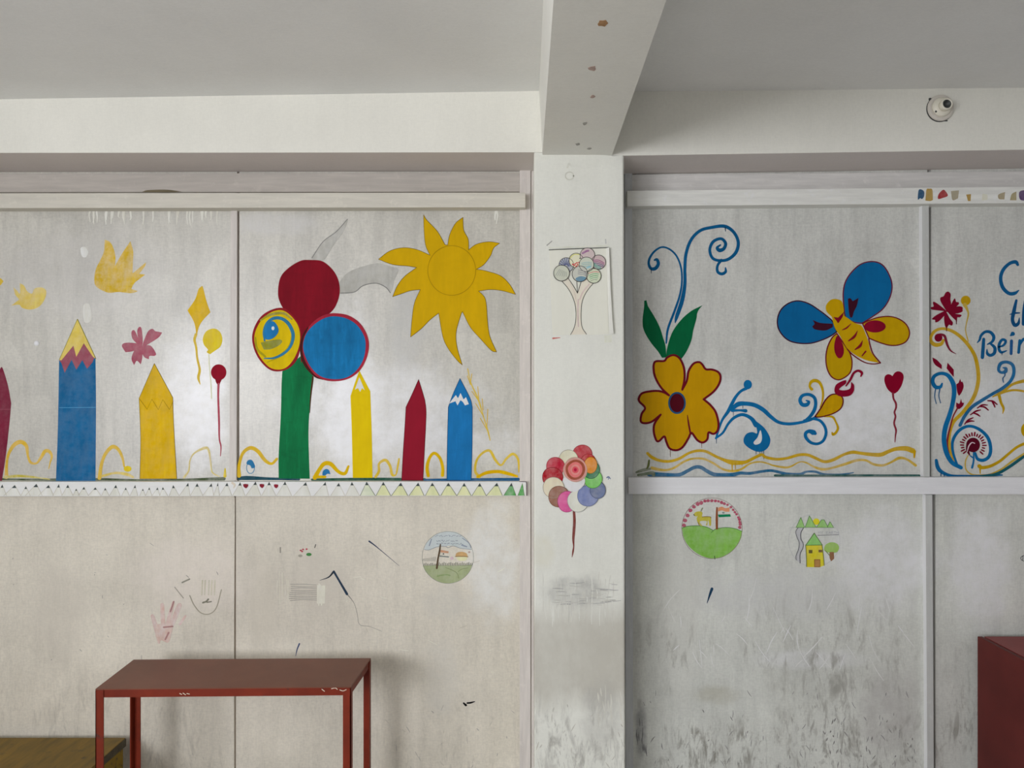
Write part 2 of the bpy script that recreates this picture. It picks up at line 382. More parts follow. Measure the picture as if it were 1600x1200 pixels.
_n = [0]
def micro():
    _n[0] += 1
    return (_n[0] % 19)*0.035
class Fig:
    """something painted or drawn on a surface: each part a thin raised layer of paint"""
    def __init__(s, name, label, cat, cv=(0, 0, 1), Y=YP, k=KL, group=None, base=0):
        s.name, s.label, s.cat, s.cv, s.Y, s.k, s.group, s.base = name, label, cat, cv, Y, k, group, base
        s.parts = []
    def w(s, x, y, cv=None):
        x0, y0, sc = cv or s.cv
        return W(x0+x/sc, y0+y/sc, s.Y)
    def bm_for(s, part, rgb, opt, sub, new):
        if not new:
            for p in reversed(s.parts):
                if p['n'] == part and p['m'] == (rgb, opt) and p['s'] == sub: return p['bm']
        p = dict(n=part, m=(rgb, opt), s=sub, bm=bmesh.new()); s.parts.append(p); return p['bm']
    def solid(s, bm, pts, layer):
        yf, yb = s.Y-T0-(layer+s.base)*TL, s.Y
        a = [bm.verts.new((x, yf, z)) for x, z in pts]; b = [bm.verts.new((x, yb, z)) for x, z in pts]
        n = len(a)
        try: bm.faces.new(a)
        except ValueError: return
        for i in range(n): bm.faces.new((a[i], b[i], b[(i+1) % n], a[(i+1) % n]))
    def fill(s, part, pts, rgb, layer=0, raw=False, cv=None, sub=None, new=False, thin=0.0, vary=0.16):
        bm = s.bm_for(part, tuple(rgb), (thin, vary), sub, new)
        if raw: P = [(p[0], p[1]) for p in pts]
        else:
            P = []
            for r in loop(pts): P += r[:-1]
        s.solid(bm, [s.w(x, y, cv) for x, y in P], layer+micro())
        return s
    def stroke(s, part, pts, w, rgb, layer=0, cv=None, sub=None, new=False, thin=0.0, vary=0.16, n=6, raw=False):
        bm = s.bm_for(part, tuple(rgb), (thin, vary), sub, new)
        x0, y0, sc = cv or s.cv
        P = []; lw = w
        for p in pts:
            if len(p) > 2: lw = p[2]
            P.append((p[0], p[1], lw))
        if not raw: P = spline(P, n)
        ppm = s.Y/F/sc
        Q = [(*s.w(x, y, cv), max(0.5, ww)*ppm/2) for x, y, ww in P]
        # drop repeated points
        R = [Q[0]]
        for q in Q[1:]:
            if math.hypot(q[0]-R[-1][0], q[1]-R[-1][1]) > 1e-6: R.append(q)
        if len(R) < 2: return s
        yf, yb = s.Y-T0-(layer+s.base+micro())*TL, s.Y
        L, Rr = [], []
        for i, (x, z, h) in enumerate(R):
            x2, z2 = R[min(i+1, len(R)-1)][:2]; x1, z1 = R[max(i-1, 0)][:2]
            dx, dz = x2-x1, z2-z1; d = math.hypot(dx, dz) or 1; nx, nz = -dz/d, dx/d
            L.append((x+nx*h, z+nz*h)); Rr.append((x-nx*h, z-nz*h))
        def cap(i, sg):
            x, z, h = R[i]; ax, az = L[i][0]-x, L[i][1]-z
            a0 = math.atan2(az, ax)
            return [(x+h*math.cos(a0+sg*math.pi*j/5), z+h*math.sin(a0+sg*math.pi*j/5)) for j in range(1, 5)]
        F_ = lambda p: bm.verts.new((p[0], yf, p[1]))
        B_ = lambda p: bm.verts.new((p[0], yb, p[1]))
        vL, vR = [F_(p) for p in L], [F_(p) for p in Rr]
        for i in range(len(vL)-1): bm.faces.new((vL[i], vL[i+1], vR[i+1], vR[i]))
        c0 = [F_(p) for p in cap(0, 1)]; c1 = [F_(p) for p in cap(len(R)-1, -1)]
        bm.faces.new([vL[0]]+c0+[vR[0]]); bm.faces.new([vL[-1]]+c1+[vR[-1]])
        ring = vL+c1+vR[::-1]+c0[::-1]
        rb = [B_((v.co.x, v.co.z)) for v in ring]
        for i in range(len(ring)): j = (i+1) % len(ring); bm.faces.new((ring[i], rb[i], rb[j], ring[j]))
        return s
    def outline(s, part, pts, w, rgb, layer=1, **kw):
        for r in loop(pts): s.stroke(part, r, w, rgb, layer, raw=True, **kw)
        return s
    def done(s):
        xs = [v.co.x for p in s.parts for v in p['bm'].verts]; zs_ = [v.co.z for p in s.parts for v in p['bm'].verts]
        c = Vector(((min(xs)+max(xs))/2, s.Y, min(zs_)))
        for p in s.parts:
            for v in p['bm'].verts: v.co -= c
        if len(s.parts) == 1:
            p = s.parts[0]
            o = link(s.name, p['bm'], paint(p['m'][0], s.k, *p['m'][1]), None, c)
            return tag(o, s.label, s.cat, s.group)
        root = empty(s.name, c, s.label, s.cat, s.group)
        made = {}
        for p in s.parts:
            par = made.get(p['s'], root)
            o = link(p['n'], p['bm'], paint(p['m'][0], s.k, *p['m'][1]), par)
            made[p['n']] = o
        return root

YEL = (203, 163, 14); YEL2 = (214, 180, 60); RED = (138, 24, 40); BLU = (30, 98, 144); GRN = (24, 112, 66); OUT = (112, 26, 38)
A = (0, 320, 4); B = (0, 560, 4); Cz = (370, 320, 4); D = (560, 320, 4.2857); E = (370, 560, 3.404)
Fz = (980, 320, 5); G = (980, 530, 5.219); H = (1190, 390, 5.4538); I = (1190, 560, 5.7148); J = (1430, 390, 6.318); K = (1430, 550, 5.4529)
L_ = (830, 360, 6.669); Mz = (830, 680, 6); Q3 = (1060, 770, 10.909); Q2 = (1230, 795, 12); Q1 = (650, 820, 12); O = (420, 810, 4.706)
S = 'c'

# ---- birds
Fig('painted_bird', 'yellow painted bird with both wings raised, above the blue pencil', 'bird painting', A, group='yellow painted birds').fill('body', [(655,218,S),(690,235),(715,290),(722,340),(718,385,S),(760,310),(815,228,S),(832,290),(830,370),(828,430,S),(870,395),(912,360,S),(905,385),(870,432,S),(908,436,S),(870,465),(840,490),(820,525,S),(862,540,S),(820,552),(740,545),(680,550),(620,525),(595,500),(590,460),(600,400),(630,340),(650,290)], (208, 172, 50), thin=.35).done()
Fig('painted_bird', 'small pale yellow painted bird gliding with its tail fanned to the left', 'bird painting', A, group='yellow painted birds').fill('body', [(70,630,S),(110,600),(118,590),(95,560),(85,515,S),(105,535),(125,555),(125,490,S),(150,505),(170,540),(200,555),(215,525),(250,515),(280,525),(290,550),(275,600),(240,640),(190,655),(140,645),(120,625)], (216, 188, 92), thin=.3).done()
Fig('painted_bird', 'yellow tail tip of a painted bird cut off by the left edge of the photo', 'bird painting', A, group='yellow painted birds').fill('body', [(-90,490),(-40,470),(0,458),(22,478,S),(0,505),(-40,515)], (206, 172, 50), thin=.2).done()
# ---- big pencils of the first board
f = Fig('painted_pencil', 'wide blue painted pencil with a yellow tip and maroon zigzag collar', 'pencil painting', A, group='painted pencils')
f.fill('pencil_body', [(370,968,S),(597,958,S),(600,1260),(597,1725,S),(350,1725,S),(362,1400)], BLU, 0, thin=.06)
f.fill('zigzag_collar', [(x,y,S) for x,y in ((372,972),(385,970),(460,880),(478,950),(525,865),(590,955),(578,985),(545,1025),(515,970),(478,1030),(448,968),(405,1050),(385,990))], (150, 78, 92), 1, thin=.1)
f.fill('pencil_tip', [(x,y,S) for x,y in ((485,715),(597,960),(580,948),(525,865),(478,950),(460,880),(385,972),(370,970))], (224, 190, 84), 2, thin=.2)
f.stroke('seam_line', [(372,1268),(598,1266)], 3, (90, 160, 200), 1).stroke('tip_outline', [(485,715),(600,962)], 3, (150, 140, 60), 3).stroke('tip_outline', [(485,715),(372,968)], 3, (150, 140, 60), 3).done()
f = Fig('painted_pencil', 'wide plain yellow painted pencil with a thin drawn zigzag line', 'pencil painting', B, group='painted pencils')
pp = [(965,32,S),(1080,245,S),(1085,400),(1105,752,S),(875,752,S),(880,500),(870,250,S)]
f.fill('pencil_body', pp, (212, 170, 20), thin=.06).outline('outline', pp, 3, (140, 116, 40))
f.stroke('zigzag_line', [(870,250),(920,318),(950,255),(990,320),(1018,258),(1060,320),(1082,268)], 4, (160, 125, 20), 1, raw=True).done()
Fig('painted_pencil', 'dark maroon painted pencil cut off by the left edge of the photo', 'pencil painting', B, group='painted pencils').fill('pencil_body', [(5,58,S),(17,62),(50,170),(70,280,S),(58,420),(35,620),(12,765,S),(-70,765,S),(-62,420),(-66,280,S),(-40,150)], (118, 38, 58), thin=.05).stroke('seam_line', [(-60,318),(66,318)], 3, (150, 80, 95), 1).done()
# ---- pink flower
f = Fig('painted_flower', 'faded pink painted flower between the blue and the yellow wide pencils', 'flower painting', A)
for p in ([(878,885),(858,800),(868,765),(885,775),(892,860)], [(882,885),(830,840),(822,795),(840,785),(862,830)], [(888,890),(920,800),(950,775),(970,790,S),(1014,798,S),(990,830),(920,875)],
          [(885,895),(830,915),(785,922,S),(762,880),(790,862),(875,870)], [(888,892),(890,950),(880,997,S),(855,975),(838,1002,S),(822,960),(845,905)], [(885,885),(940,880),(975,930),(965,945,S),(935,945),(930,965,S),(900,950),(884,905)]):
    f.fill('petal', p, (164, 84, 100), new=True, thin=.15)
f.done()
# ---- kite and balloons
f = Fig('painted_kite', 'yellow painted kite with a wavy tail', 'kite painting', A)
f.fill('kite_sail', [(1256,512,S),(1268,514),(1290,600),(1315,672,S),(1270,720),(1245,760),(1228,822,S),(1215,740),(1172,660,S),(1220,590),(1240,530)], (212, 172, 30), thin=.08)
f.stroke('tail', [(1225,810,18),(1216,845,16),(1226,890,13),(1233,960,13),(1248,1030,15),(1240,1080,16),(1251,1122,4)], 12, (214, 180, 50), thin=.15).done()
f = Fig('painted_balloon', 'small yellow painted balloon beside the kite', 'balloon painting', A)
f.fill('balloon', [(1338,773),(1375,795),(1390,840),(1378,885),(1350,908),(1325,925),(1312,933),(1292,920),(1300,905),(1275,875),(1268,835),(1290,790)], (220, 188, 40), thin=.08)
f.stroke('string', [(1305,935),(1308,1000),(1318,1110),(1322,1210)], 6, (214, 204, 160), thin=.5).done()
f = Fig('painted_balloon', 'small dark red painted balloon on a long thin string', 'balloon painting', A)
f.fill('balloon', circ(1367, 1047, 48, 50, 28), RED).fill('neck', [(1345,1085,S),(1390,1085,S),(1374,1120),(1368,1160,S),(1362,1130),(1350,1108)], (128, 28, 40), 0)
f.stroke('string', [(1366,1120,14),(1364,1200,12),(1369,1350,12),(1371,1460,9),(1381,1510,8),(1378,1570,4)], 10, (168, 60, 78), thin=.1).done()
# ---- squiggle hills
SQ = 'yellow painted squiggles along the sill'
f = Fig('painted_squiggle', 'yellow squiggle of one arch and a hook, left of the blue wide pencil', 'squiggle', B, group=SQ)
f.stroke('arch', [(40,742,24),(42,660,16),(55,595,18),(90,540,24),(132,522,26),(165,548,22),(175,610,14),(192,650,16),(228,655,12),(255,622,18),(282,580,22),(308,582,20),(324,612,14),(314,650,8),(305,690,4)], 20, (212, 172, 50), thin=.2)
f.stroke('base_smear', [(30,742,18),(120,735,16),(210,742,12),(310,755,6)], 14, (190, 176, 70), thin=.5).done()
f = Fig('painted_squiggle', 'yellow painted arch between the blue and yellow wide pencils', 'squiggle', B, group=SQ)
f.stroke('arch', [(622,748,24),(635,660,20),(660,595,20),(702,553,24),(738,568,20),(765,620,16),(776,676,10)], 20, (216, 176, 50), thin=.18).fill('blob', circ(798, 690, 24, 18, 16), (220, 186, 40), 0)
f.stroke('base_smear', [(640,735,16),(720,716,14),(790,724,20),(832,742,14)], 14, (212, 188, 96), thin=.4).done()
f = Fig('painted_squiggle', 'faint thin yellow arch right of the yellow wide pencil', 'squiggle', B, group=SQ)
f.stroke('arch', [(1150,745,14),(1180,700,10),(1187,640,8),(1215,592,10),(1280,560,18),(1304,574,14),(1316,640,10),(1326,710,8),(1370,738,8)], 10, (216, 192, 110), thin=.45)
f.stroke('dab', [(1407,690,8),(1406,735,20)], 14, (212, 186, 30), thin=.2).done()
# ---- ground stripes
f = Fig('painted_ground', 'dark green stripe of paint along the sill under the wide pencils', 'painted stripe', B, base=-0.9)
f.stroke('stripe', [(5,755,14),(140,757,12),(340,758,16),(620,756,16),(880,760,10),(1130,758,12),(1400,752,22)], 14, (72, 86, 58), thin=.25).done()
f = Fig('painted_ground', 'dark teal stripe of paint along the sill under the three slim pencils', 'painted stripe', E, base=-0.9)
f.stroke('stripe', [(14,638,18),(60,636,22),(180,640,14),(330,642,14)], 14, (26, 72, 86), thin=.05).stroke('stripe', [(400,645,12),(700,642,16),(1000,644,14)], 14, (38, 84, 66), thin=.1, new=True).stroke('stripe', [(1000,646,12),(1250,644,14),(1498,643,16)], 14, (30, 88, 130), thin=.1, new=True).done()
# ---- the round tree
f = Fig('painted_tree', 'green trunk carrying red, yellow and blue painted discs', 'tree painting', Cz)
f.fill('trunk', [(400,945,S),(440,990),(476,1070),(478,1110),(458,1250),(448,1420),(452,1600),(456,1712,S),(262,1710,S),(262,1560),(275,1320),(280,1120),(285,1040,S)], GRN, 0, vary=.3)
f.stroke('trunk_edge', [(476,1075,10),(462,1200,8),(456,1300,3)], 8, (78, 44, 32), 1)
f.fill('red_disc', [(458,345),(540,355),(610,420),(642,500),(638,580),(600,660),(520,720),(450,770),(418,860),(404,990),(394,860),(385,750),(320,690),(270,610),(258,540),(275,450),(330,390),(400,350)], (122, 24, 36), 1, vary=.2)
yo = [(290,645),(340,680),(385,740),(402,800),(400,880),(375,970),(320,1025),(250,1042),(190,1020),(130,950),(98,860),(105,780),(150,700),(220,655)]
yi = [(285,660),(340,695),(383,755),(396,820),(388,890),(356,965),(308,1018),(250,1030),(195,1008),(140,940),(112,860),(118,790),(160,715),(220,670)]
f.fill('yellow_disc', yi, (208, 178, 20), 3).fill('yellow_disc_outline', yo, (138, 34, 40), 2)
f.stroke('swirl', [(175,850,10),(170,795,14),(190,742,18),(232,710,20),(282,712,20),(325,745,22),(352,805,22),(347,860,18),(322,905,16),(280,938,16),(230,958,12),(172,960,6)], 16, (52, 118, 150), 5, sub='yellow_disc')
f.fill('swirl_centre', [(225,728),(252,752),(262,790),(240,825),(205,843),(178,836),(175,790),(190,750)], (38, 116, 172), 6, sub='yellow_disc').fill('white_spot', circ(228, 772, 9, 12, 12), (190, 210, 220), 7, sub='yellow_disc')
f.stroke('olive_smear', [(150,722,10),(210,688,16),(290,678,16),(345,715,10)], 12, (150, 140, 30), 4, sub='yellow_disc', thin=.15)
f.stroke('olive_smear', [(118,830,8),(128,900,14),(180,950,12)], 12, (160, 148, 30), 4, sub='yellow_disc').fill('olive_smear', [(150,862,S),(200,850),(268,842),(284,856),(262,880),(215,902),(170,905,S)], (134, 134, 30), 4, sub='yellow_disc', thin=.12).stroke('olive_smear', [(190,985,4),(260,950,12),(330,880,12),(350,780,8)], 10, (168, 150, 24), 4, sub='yellow_disc')
f.fill('blue_disc_outline', [(620,678),(700,692),(770,740),(815,815),(826,890),(805,975),(760,1045),(690,1090),(600,1103),(520,1085),(455,1030),(415,950),(404,880),(415,820),(445,770),(500,715),(560,685)], (158, 44, 60), 4)
f.fill('blue_disc', [(615,697),(690,712),(755,755),(798,825),(806,890),(790,970),(745,1040),(680,1082),(600,1090),(525,1072),(468,1020),(430,950),(415,885),(428,822),(458,775),(510,730),(560,705)], (30, 112, 164), 5, vary=.28)
f.stroke('dark_outline', [(445,768,8),(412,835,14),(404,920,16),(430,1000,18),(490,1072,10),(540,1092,4)], 12, (72, 32, 30), 6).done()
# ---- sun
f = Fig('painted_sun', 'large mustard yellow painted sun with nine curved rays', 'sun painting', D, base=1)
sp = [(437,68,S),(460,105),(530,180),(580,268,S),(598,270,S),(612,200),(650,125),(700,85,S),(705,170),(735,230),(738,302,S),(790,265),(870,248),(945,258,S),(905,290),(885,340),(840,400),(790,432,S),(860,445),(950,475),(1010,530),(1052,600,S),(960,575),(880,568),(805,578,S),(845,620),(858,680),(865,780),(880,880),(925,985,S),(890,975),(820,900),(750,820),(697,715,S),(685,740),(655,850),(660,950),(695,1072,S),(660,1040),(600,960),(565,880),(538,725,S),(480,770),(420,830),(350,885,S),(358,780),(375,660),(415,568,S),(350,575),(290,595),(230,615,S),(260,545),(310,480),(390,420,S),(330,410),(230,400),(135,365,S),(210,310),(300,288),(390,300),(480,338,S),(450,270),(440,170)]
f.fill('sun_face', sp, (200, 160, 12), vary=.08).outline('outline', sp, 3.5, (128, 102, 24))
f.outline('disc_line', circ(625, 440, 160, 166, 40), 4, (164, 130, 14), 2).done()
# ---- wheat
f = Fig('painted_wheat', 'thin yellow painted ear of wheat right of the slim blue pencil', 'wheat painting', E)
f.stroke('stalk', [(1228,55,5),(1245,130,6),(1285,220,9),(1312,310,6),(1335,385,8),(1347,435,5)], 6, (214, 184, 70), thin=.1)
for a_ in (((1250,82),(1243,128)), ((1226,92),(1243,140)), ((1282,150),(1287,218)), ((1250,175),(1288,228)), ((1305,215),(1310,275)), ((1270,240),(1312,308)), ((1335,270),(1330,365)), ((1295,318),(1337,390))):
    f.stroke('awn', a_, 4, (206, 172, 60), new=True)
f.done()
# ---- grey ghost of an older branch
f = Fig('painted_branch', 'faint grey painted-over branch shapes between the red disc and the sun', 'faded painting', Cz)
f.fill('branch', [(692,90),(650,140),(560,210),(500,280),(465,335),(540,348),(600,260),(670,160)], (156, 155, 151), thin=.25).fill('branch', [(640,490),(700,420),(800,382),(880,365),(960,385),(1010,405),(985,470),(965,545),(920,512),(850,490),(780,512),(740,545),(645,555)], (156, 155, 151), thin=.25, new=True)
f.stroke('branch_edge', [(692,90),(620,170),(540,230),(470,332)], 4, (128, 127, 123), 1).stroke('branch_edge', [(650,552),(735,545),(790,505),(870,490),(930,515),(960,550)], 5, (126, 125, 121), 1).done()
# ---- slim pencils
f = Fig('painted_pencil', 'slim yellow painted pencil with a white notch under its point', 'pencil painting', E, group='painted pencils')
f.fill('pencil_body', [(652,65,S),(710,175,S),(718,400),(722,635,S),(617,635,S),(612,400),(605,200,S),(630,125)], (230, 188, 8), vary=.08).fill('white_notch', [(x,y,S) for x,y in ((652,100),(681,170),(666,158),(656,178),(645,158),(628,166))], (206, 204, 202), 1).done()
f = Fig('painted_pencil', 'slim dark red painted pencil', 'pencil painting', E, group='painted pencils')
pp = [(967,113,S),(985,170),(1000,222,S),(1007,290),(1000,450),(990,648,S),(877,648,S),(885,500),(895,350),(900,260,S),(935,185)]
f.fill('pencil_body', pp, (140, 30, 46), vary=.08).outline('outline', pp, 3, (96, 24, 34)).done()
f = Fig('painted_pencil', 'slim blue painted pencil with a white zigzag collar', 'pencil painting', E, group='painted pencils')
pp = [(1187,107,S),(1240,210),(1253,260,S),(1252,450),(1247,648,S),(1117,648,S),(1120,450),(1125,260,S),(1150,190)]
f.fill('pencil_body', pp, (34, 112, 170), vary=.18).outline('outline', pp, 3, (40, 76, 110))
f.fill('zigzag_collar', [(x,y,S) for x,y in ((1143,222),(1165,195),(1177,212),(1190,184),(1206,218),(1219,206),(1234,243),(1214,250),(1203,232),(1190,222),(1174,250),(1163,228),(1130,240))], (208, 210, 212), 1).done()
# ---- squiggles of the second board
f = Fig('painted_squiggle', 'yellow wavy squiggle left of the green trunk', 'squiggle', E, group=SQ)
f.stroke('arch', [(12,624,22),(12,570,16),(32,505,16),(72,476,20),(112,494,20),(150,542,18),(185,560,14),(213,535,14)], 16, (214, 174, 30), thin=.08).done()
f = Fig('painted_squiggle', 'yellow painted arch right of the green trunk', 'squiggle', E, group=SQ)
f.stroke('arch', [(415,634,24),(440,590,20),(466,560,22),(500,562,22),(540,602,18),(575,612,18),(594,574,12)], 18, (216, 174, 20)).stroke('base_smear', [(415,630,16),(470,630,14)], 12, (216, 174, 20)).done()
f = Fig('painted_squiggle', 'thin yellow squiggle between the slim yellow and red pencils', 'squiggle', E, group=SQ)
f.stroke('arch', [(738,630,14),(756,600,14),(757,560,12),(790,541,16),(815,572,14),(826,618,14),(846,618,8),(855,580,10),(863,535,10)], 12, (216, 180, 50), thin=.15).done()
f = Fig('painted_squiggle', 'yellow horseshoe arch between the slim red and blue pencils', 'squiggle', E, group=SQ)
f.stroke('arch', [(1018,624,18),(1012,580,18),(1025,530,16),(1050,504,16),(1080,530,16),(1095,580,16),(1094,622,18)], 17, (214, 172, 20)).done()
f = Fig('painted_squiggle', 'yellow double-humped outline right of the slim blue pencil', 'squiggle', E, group=SQ)
f.stroke('arch', [(1290,630,16),(1268,600,14),(1275,545,12),(1305,505,12),(1345,491,14),(1375,540,14),(1405,568,10),(1435,532,12),(1470,508,14),(1497,540,12),(1500,605,6)], 12, (212, 180, 50), thin=.1)
f.stroke('base_smear', [(1280,630,14),(1330,608,18),(1390,602,18),(1440,612,18),(1490,627,12)], 17, (216, 170, 16)).done()
f = Fig('painted_droplet', 'small blue ring with a solid cap inside the squiggle left of the trunk', 'doodle', E)
f.outline('ring', circ(73, 582, 21, 30, 20), 4, (84, 136, 168), 0, thin=.2).fill('cap', [(52,560),(60,542),(78,540),(90,555),(97,578),(80,584),(72,570)], (52, 118, 162), 1).done()
f = Fig('painted_droplet', 'small blue half-dome dab under the yellow arch right of the trunk', 'doodle', E)
f.fill('dab', [(456,622),(458,600),(474,588),(490,594),(498,616,S),(482,614),(470,622)], (46, 116, 168), 0).done()

# ---- row of pencil points painted on the sill face
YS = 2.970
f = Fig('painted_border', 'row of drawn pencil points along the white sill, turning green to the right', 'painted border', (0, 730, 7.2727), Y=YS)
def strip(off, rows):
    return [(ax+off*7.2727, ay, l+off*7.2727, r+off*7.2727) for ax, ay, l, r in rows]
tips = strip(0, [(28,198,-40,75),(170,203,45,235),(295,218,240,345),(415,190,290,480),(555,203,440,610),(670,195,600,705),(772,200,705,830),(867,245,830,905),(955,225,890,1005),(1085,230,1005,1145),(1197,238,1155,1240),(1318,203,1245,1365),(1430,232,1385,1470),(1537,203,1480,1565)])
tips += strip(200, [(170,245,135,198),(243,230,200,270),(338,232,275,362),(397,228,362,450),(515,205,470,580),(685,180,585,705),(787,185,710,850),(950,185,850,975),(1022,178,975,1040),(1127,178,1040,1180),(1275,172,1190,1330),(1450,165,1340,1510)])
tips += strip(400, [(150,168,65,225),(330,165,235,405),(567,172,430,620),(790,170,660,825),(940,180,850,1010),(1090,170,1020,1175),(1257,168,1185,1355),(1447,170,1365,1530)])
tips += strip(620, [(45,178,-60,125),(243,178,140,310),(403,178,325,485),(585,180,500,680),(765,182,685,845),(943,183,855,1015),(1138,180,1020,1200),(1303,180,1215,1355),(1428,182,1375,1450)])
BY = 322
for i, (ax, ay, l, r) in enumerate(tips):
    n = len(tips); last = n-1-i
    colr = (60, 150, 60) if last < 2 else (196, 206, 150) if last < 10 else (190, 216, 176) if last == 10 else (204, 202, 192)
    thin = .3 if last < 2 else .12
    nm = 'pencil_point'
    f.fill(nm, [(l, BY, S), (ax, ay, S), (r, BY, S)], colr, 0, raw=True, new=True, thin=thin)
    p = f.parts[-1]; key = nm+str(i); p['key'] = key
    t = min(36, (BY-ay)*.28)/(BY-ay)
    if last > 0: f.fill('lead', [(ax, ay, S), (ax+(r-ax)*t, ay+(BY-ay)*t, S), (ax+(l-ax)*t, ay+(BY-ay)*t, S)], (70, 78, 78), 2, raw=True, new=True); f.parts[-1]['up'] = key
    lc = (110, 116, 96) if last < 11 else (172, 168, 158)
    f.stroke('point_outline', [(l, BY), (ax, ay), (r, BY)], 6 if last < 11 else 5, lc, 1, new=True, raw=True); f.parts[-1]['up'] = key
for x, y, r in ((200*7.2727+1338,212,28),(200*7.2727+1523,213,24),(400*7.2727+67,212,26),(400*7.2727+228,216,24)):
    f.fill('heart_dab', [(x-r,y-18,S),(x-6,y-22),(x+r,y-18,S),(x+r-2,y+5),(x+4,y+r,S),(x-r+6,y+8)], (134, 42, 54), 3, new=True)
f.stroke('pink_smear', [(200*7.2727+1185,178,26),(200*7.2727+1212,200,24),(200*7.2727+1200,235,10)], 20, (210, 188, 176), 1)
f.stroke('end_line', [(620*7.2727+1395,164),(620*7.2727+1468,166),(620*7.2727+1478,180),(620*7.2727+1480,320)], 7, (90, 72, 90), 1, raw=True)
# the outline and lead of each point are sub-parts of that point
def done_keyed(s):
    xs = [v.co.x for p in s.parts for v in p['bm'].verts]; zs_ = [v.co.z for p in s.parts for v in p['bm'].verts]
    c = Vector(((min(xs)+max(xs))/2, s.Y, min(zs_)))
    root = empty(s.name, c, s.label, s.cat, s.group); made = {}
    for p in s.parts:
        for v in p['bm'].verts: v.co -= c
        o = link(p['n'], p['bm'], paint(p['m'][0], s.k, *p['m'][1]), made.get(p.get('up'), root))
        if 'key' in p: made[p['key']] = o
    return root
done_keyed(f)

# ================================================================== PILLAR: paper drawing and painted lollipop flower
k = KC
f = Fig('paper_drawing', 'sheet of paper with a drawn tree of balloons taped to the pillar', 'drawing', L_, Y=YC, k=k)
sheet = [(187,208,S),(400,200),(782,185.5,S),(806,1079.5,S),(640,1086),(222,1090,S),(205,700)]
f.fill('paper_sheet', sheet, (200, 203, 191), 2, vary=.03)
f.fill('curled_edge', [(780,185.5,S),(808,184,S),(824,600,S),(840,900,S),(855,1076,S),(808,1079,S)], (203, 206, 195), 2.2, raw=True, new=True, vary=.03)
xe = W(L_[0]+800/L_[2], 0, YC)[0]
for v in f.parts[-1]['bm'].verts:
    if v.co.x > xe: v.co.y -= .011
f.fill('tree_trunk', [(315,525,S),(380,600),(430,690),(462,800),(465,930),(445,1020),(412,1086,S),(574,1082,S),(525,990),(522,800),(545,700),(590,620),(650,548,S),(560,500),(482,655,S),(385,500,S)], (206, 192, 180), 3, thin=.1, vary=.05)
INK = (62, 60, 56)
for p in ([(315,525),(380,600),(430,690),(462,800),(465,930),(445,1020),(410,1086)], [(650,548),(590,620),(545,700),(522,800),(525,990),(575,1082)], [(385,500),(440,580),(482,655)], [(482,655),(500,600),(520,535)], [(475,530),(482,655)]):
    f.stroke('trunk_outline', p, 6, INK, 4)
f.stroke('bark_shading', [(490,720),(485,860),(492,1000)], 12, (176, 156, 150), 4, thin=.3).stroke('bark_shading', [(600,565),(540,640),(505,720)], 14, (186, 168, 164), 4, thin=.3).stroke('bark_shading', [(400,540),(450,650),(470,740)], 6, (190, 176, 168), 4)
balls = [(365,362,76,(140,146,168),'d'),(468,315,75,(214,206,180),'s'),(585,260,76,(184,160,172),'m'),(700,333,74,(176,146,160),'t'),(650,475,76,(184,194,172),'g'),(575,357,76,(178,184,176),'b'),(507,455,81,(172,172,172),'u'),(315,447,82,(176,180,170),'h')]
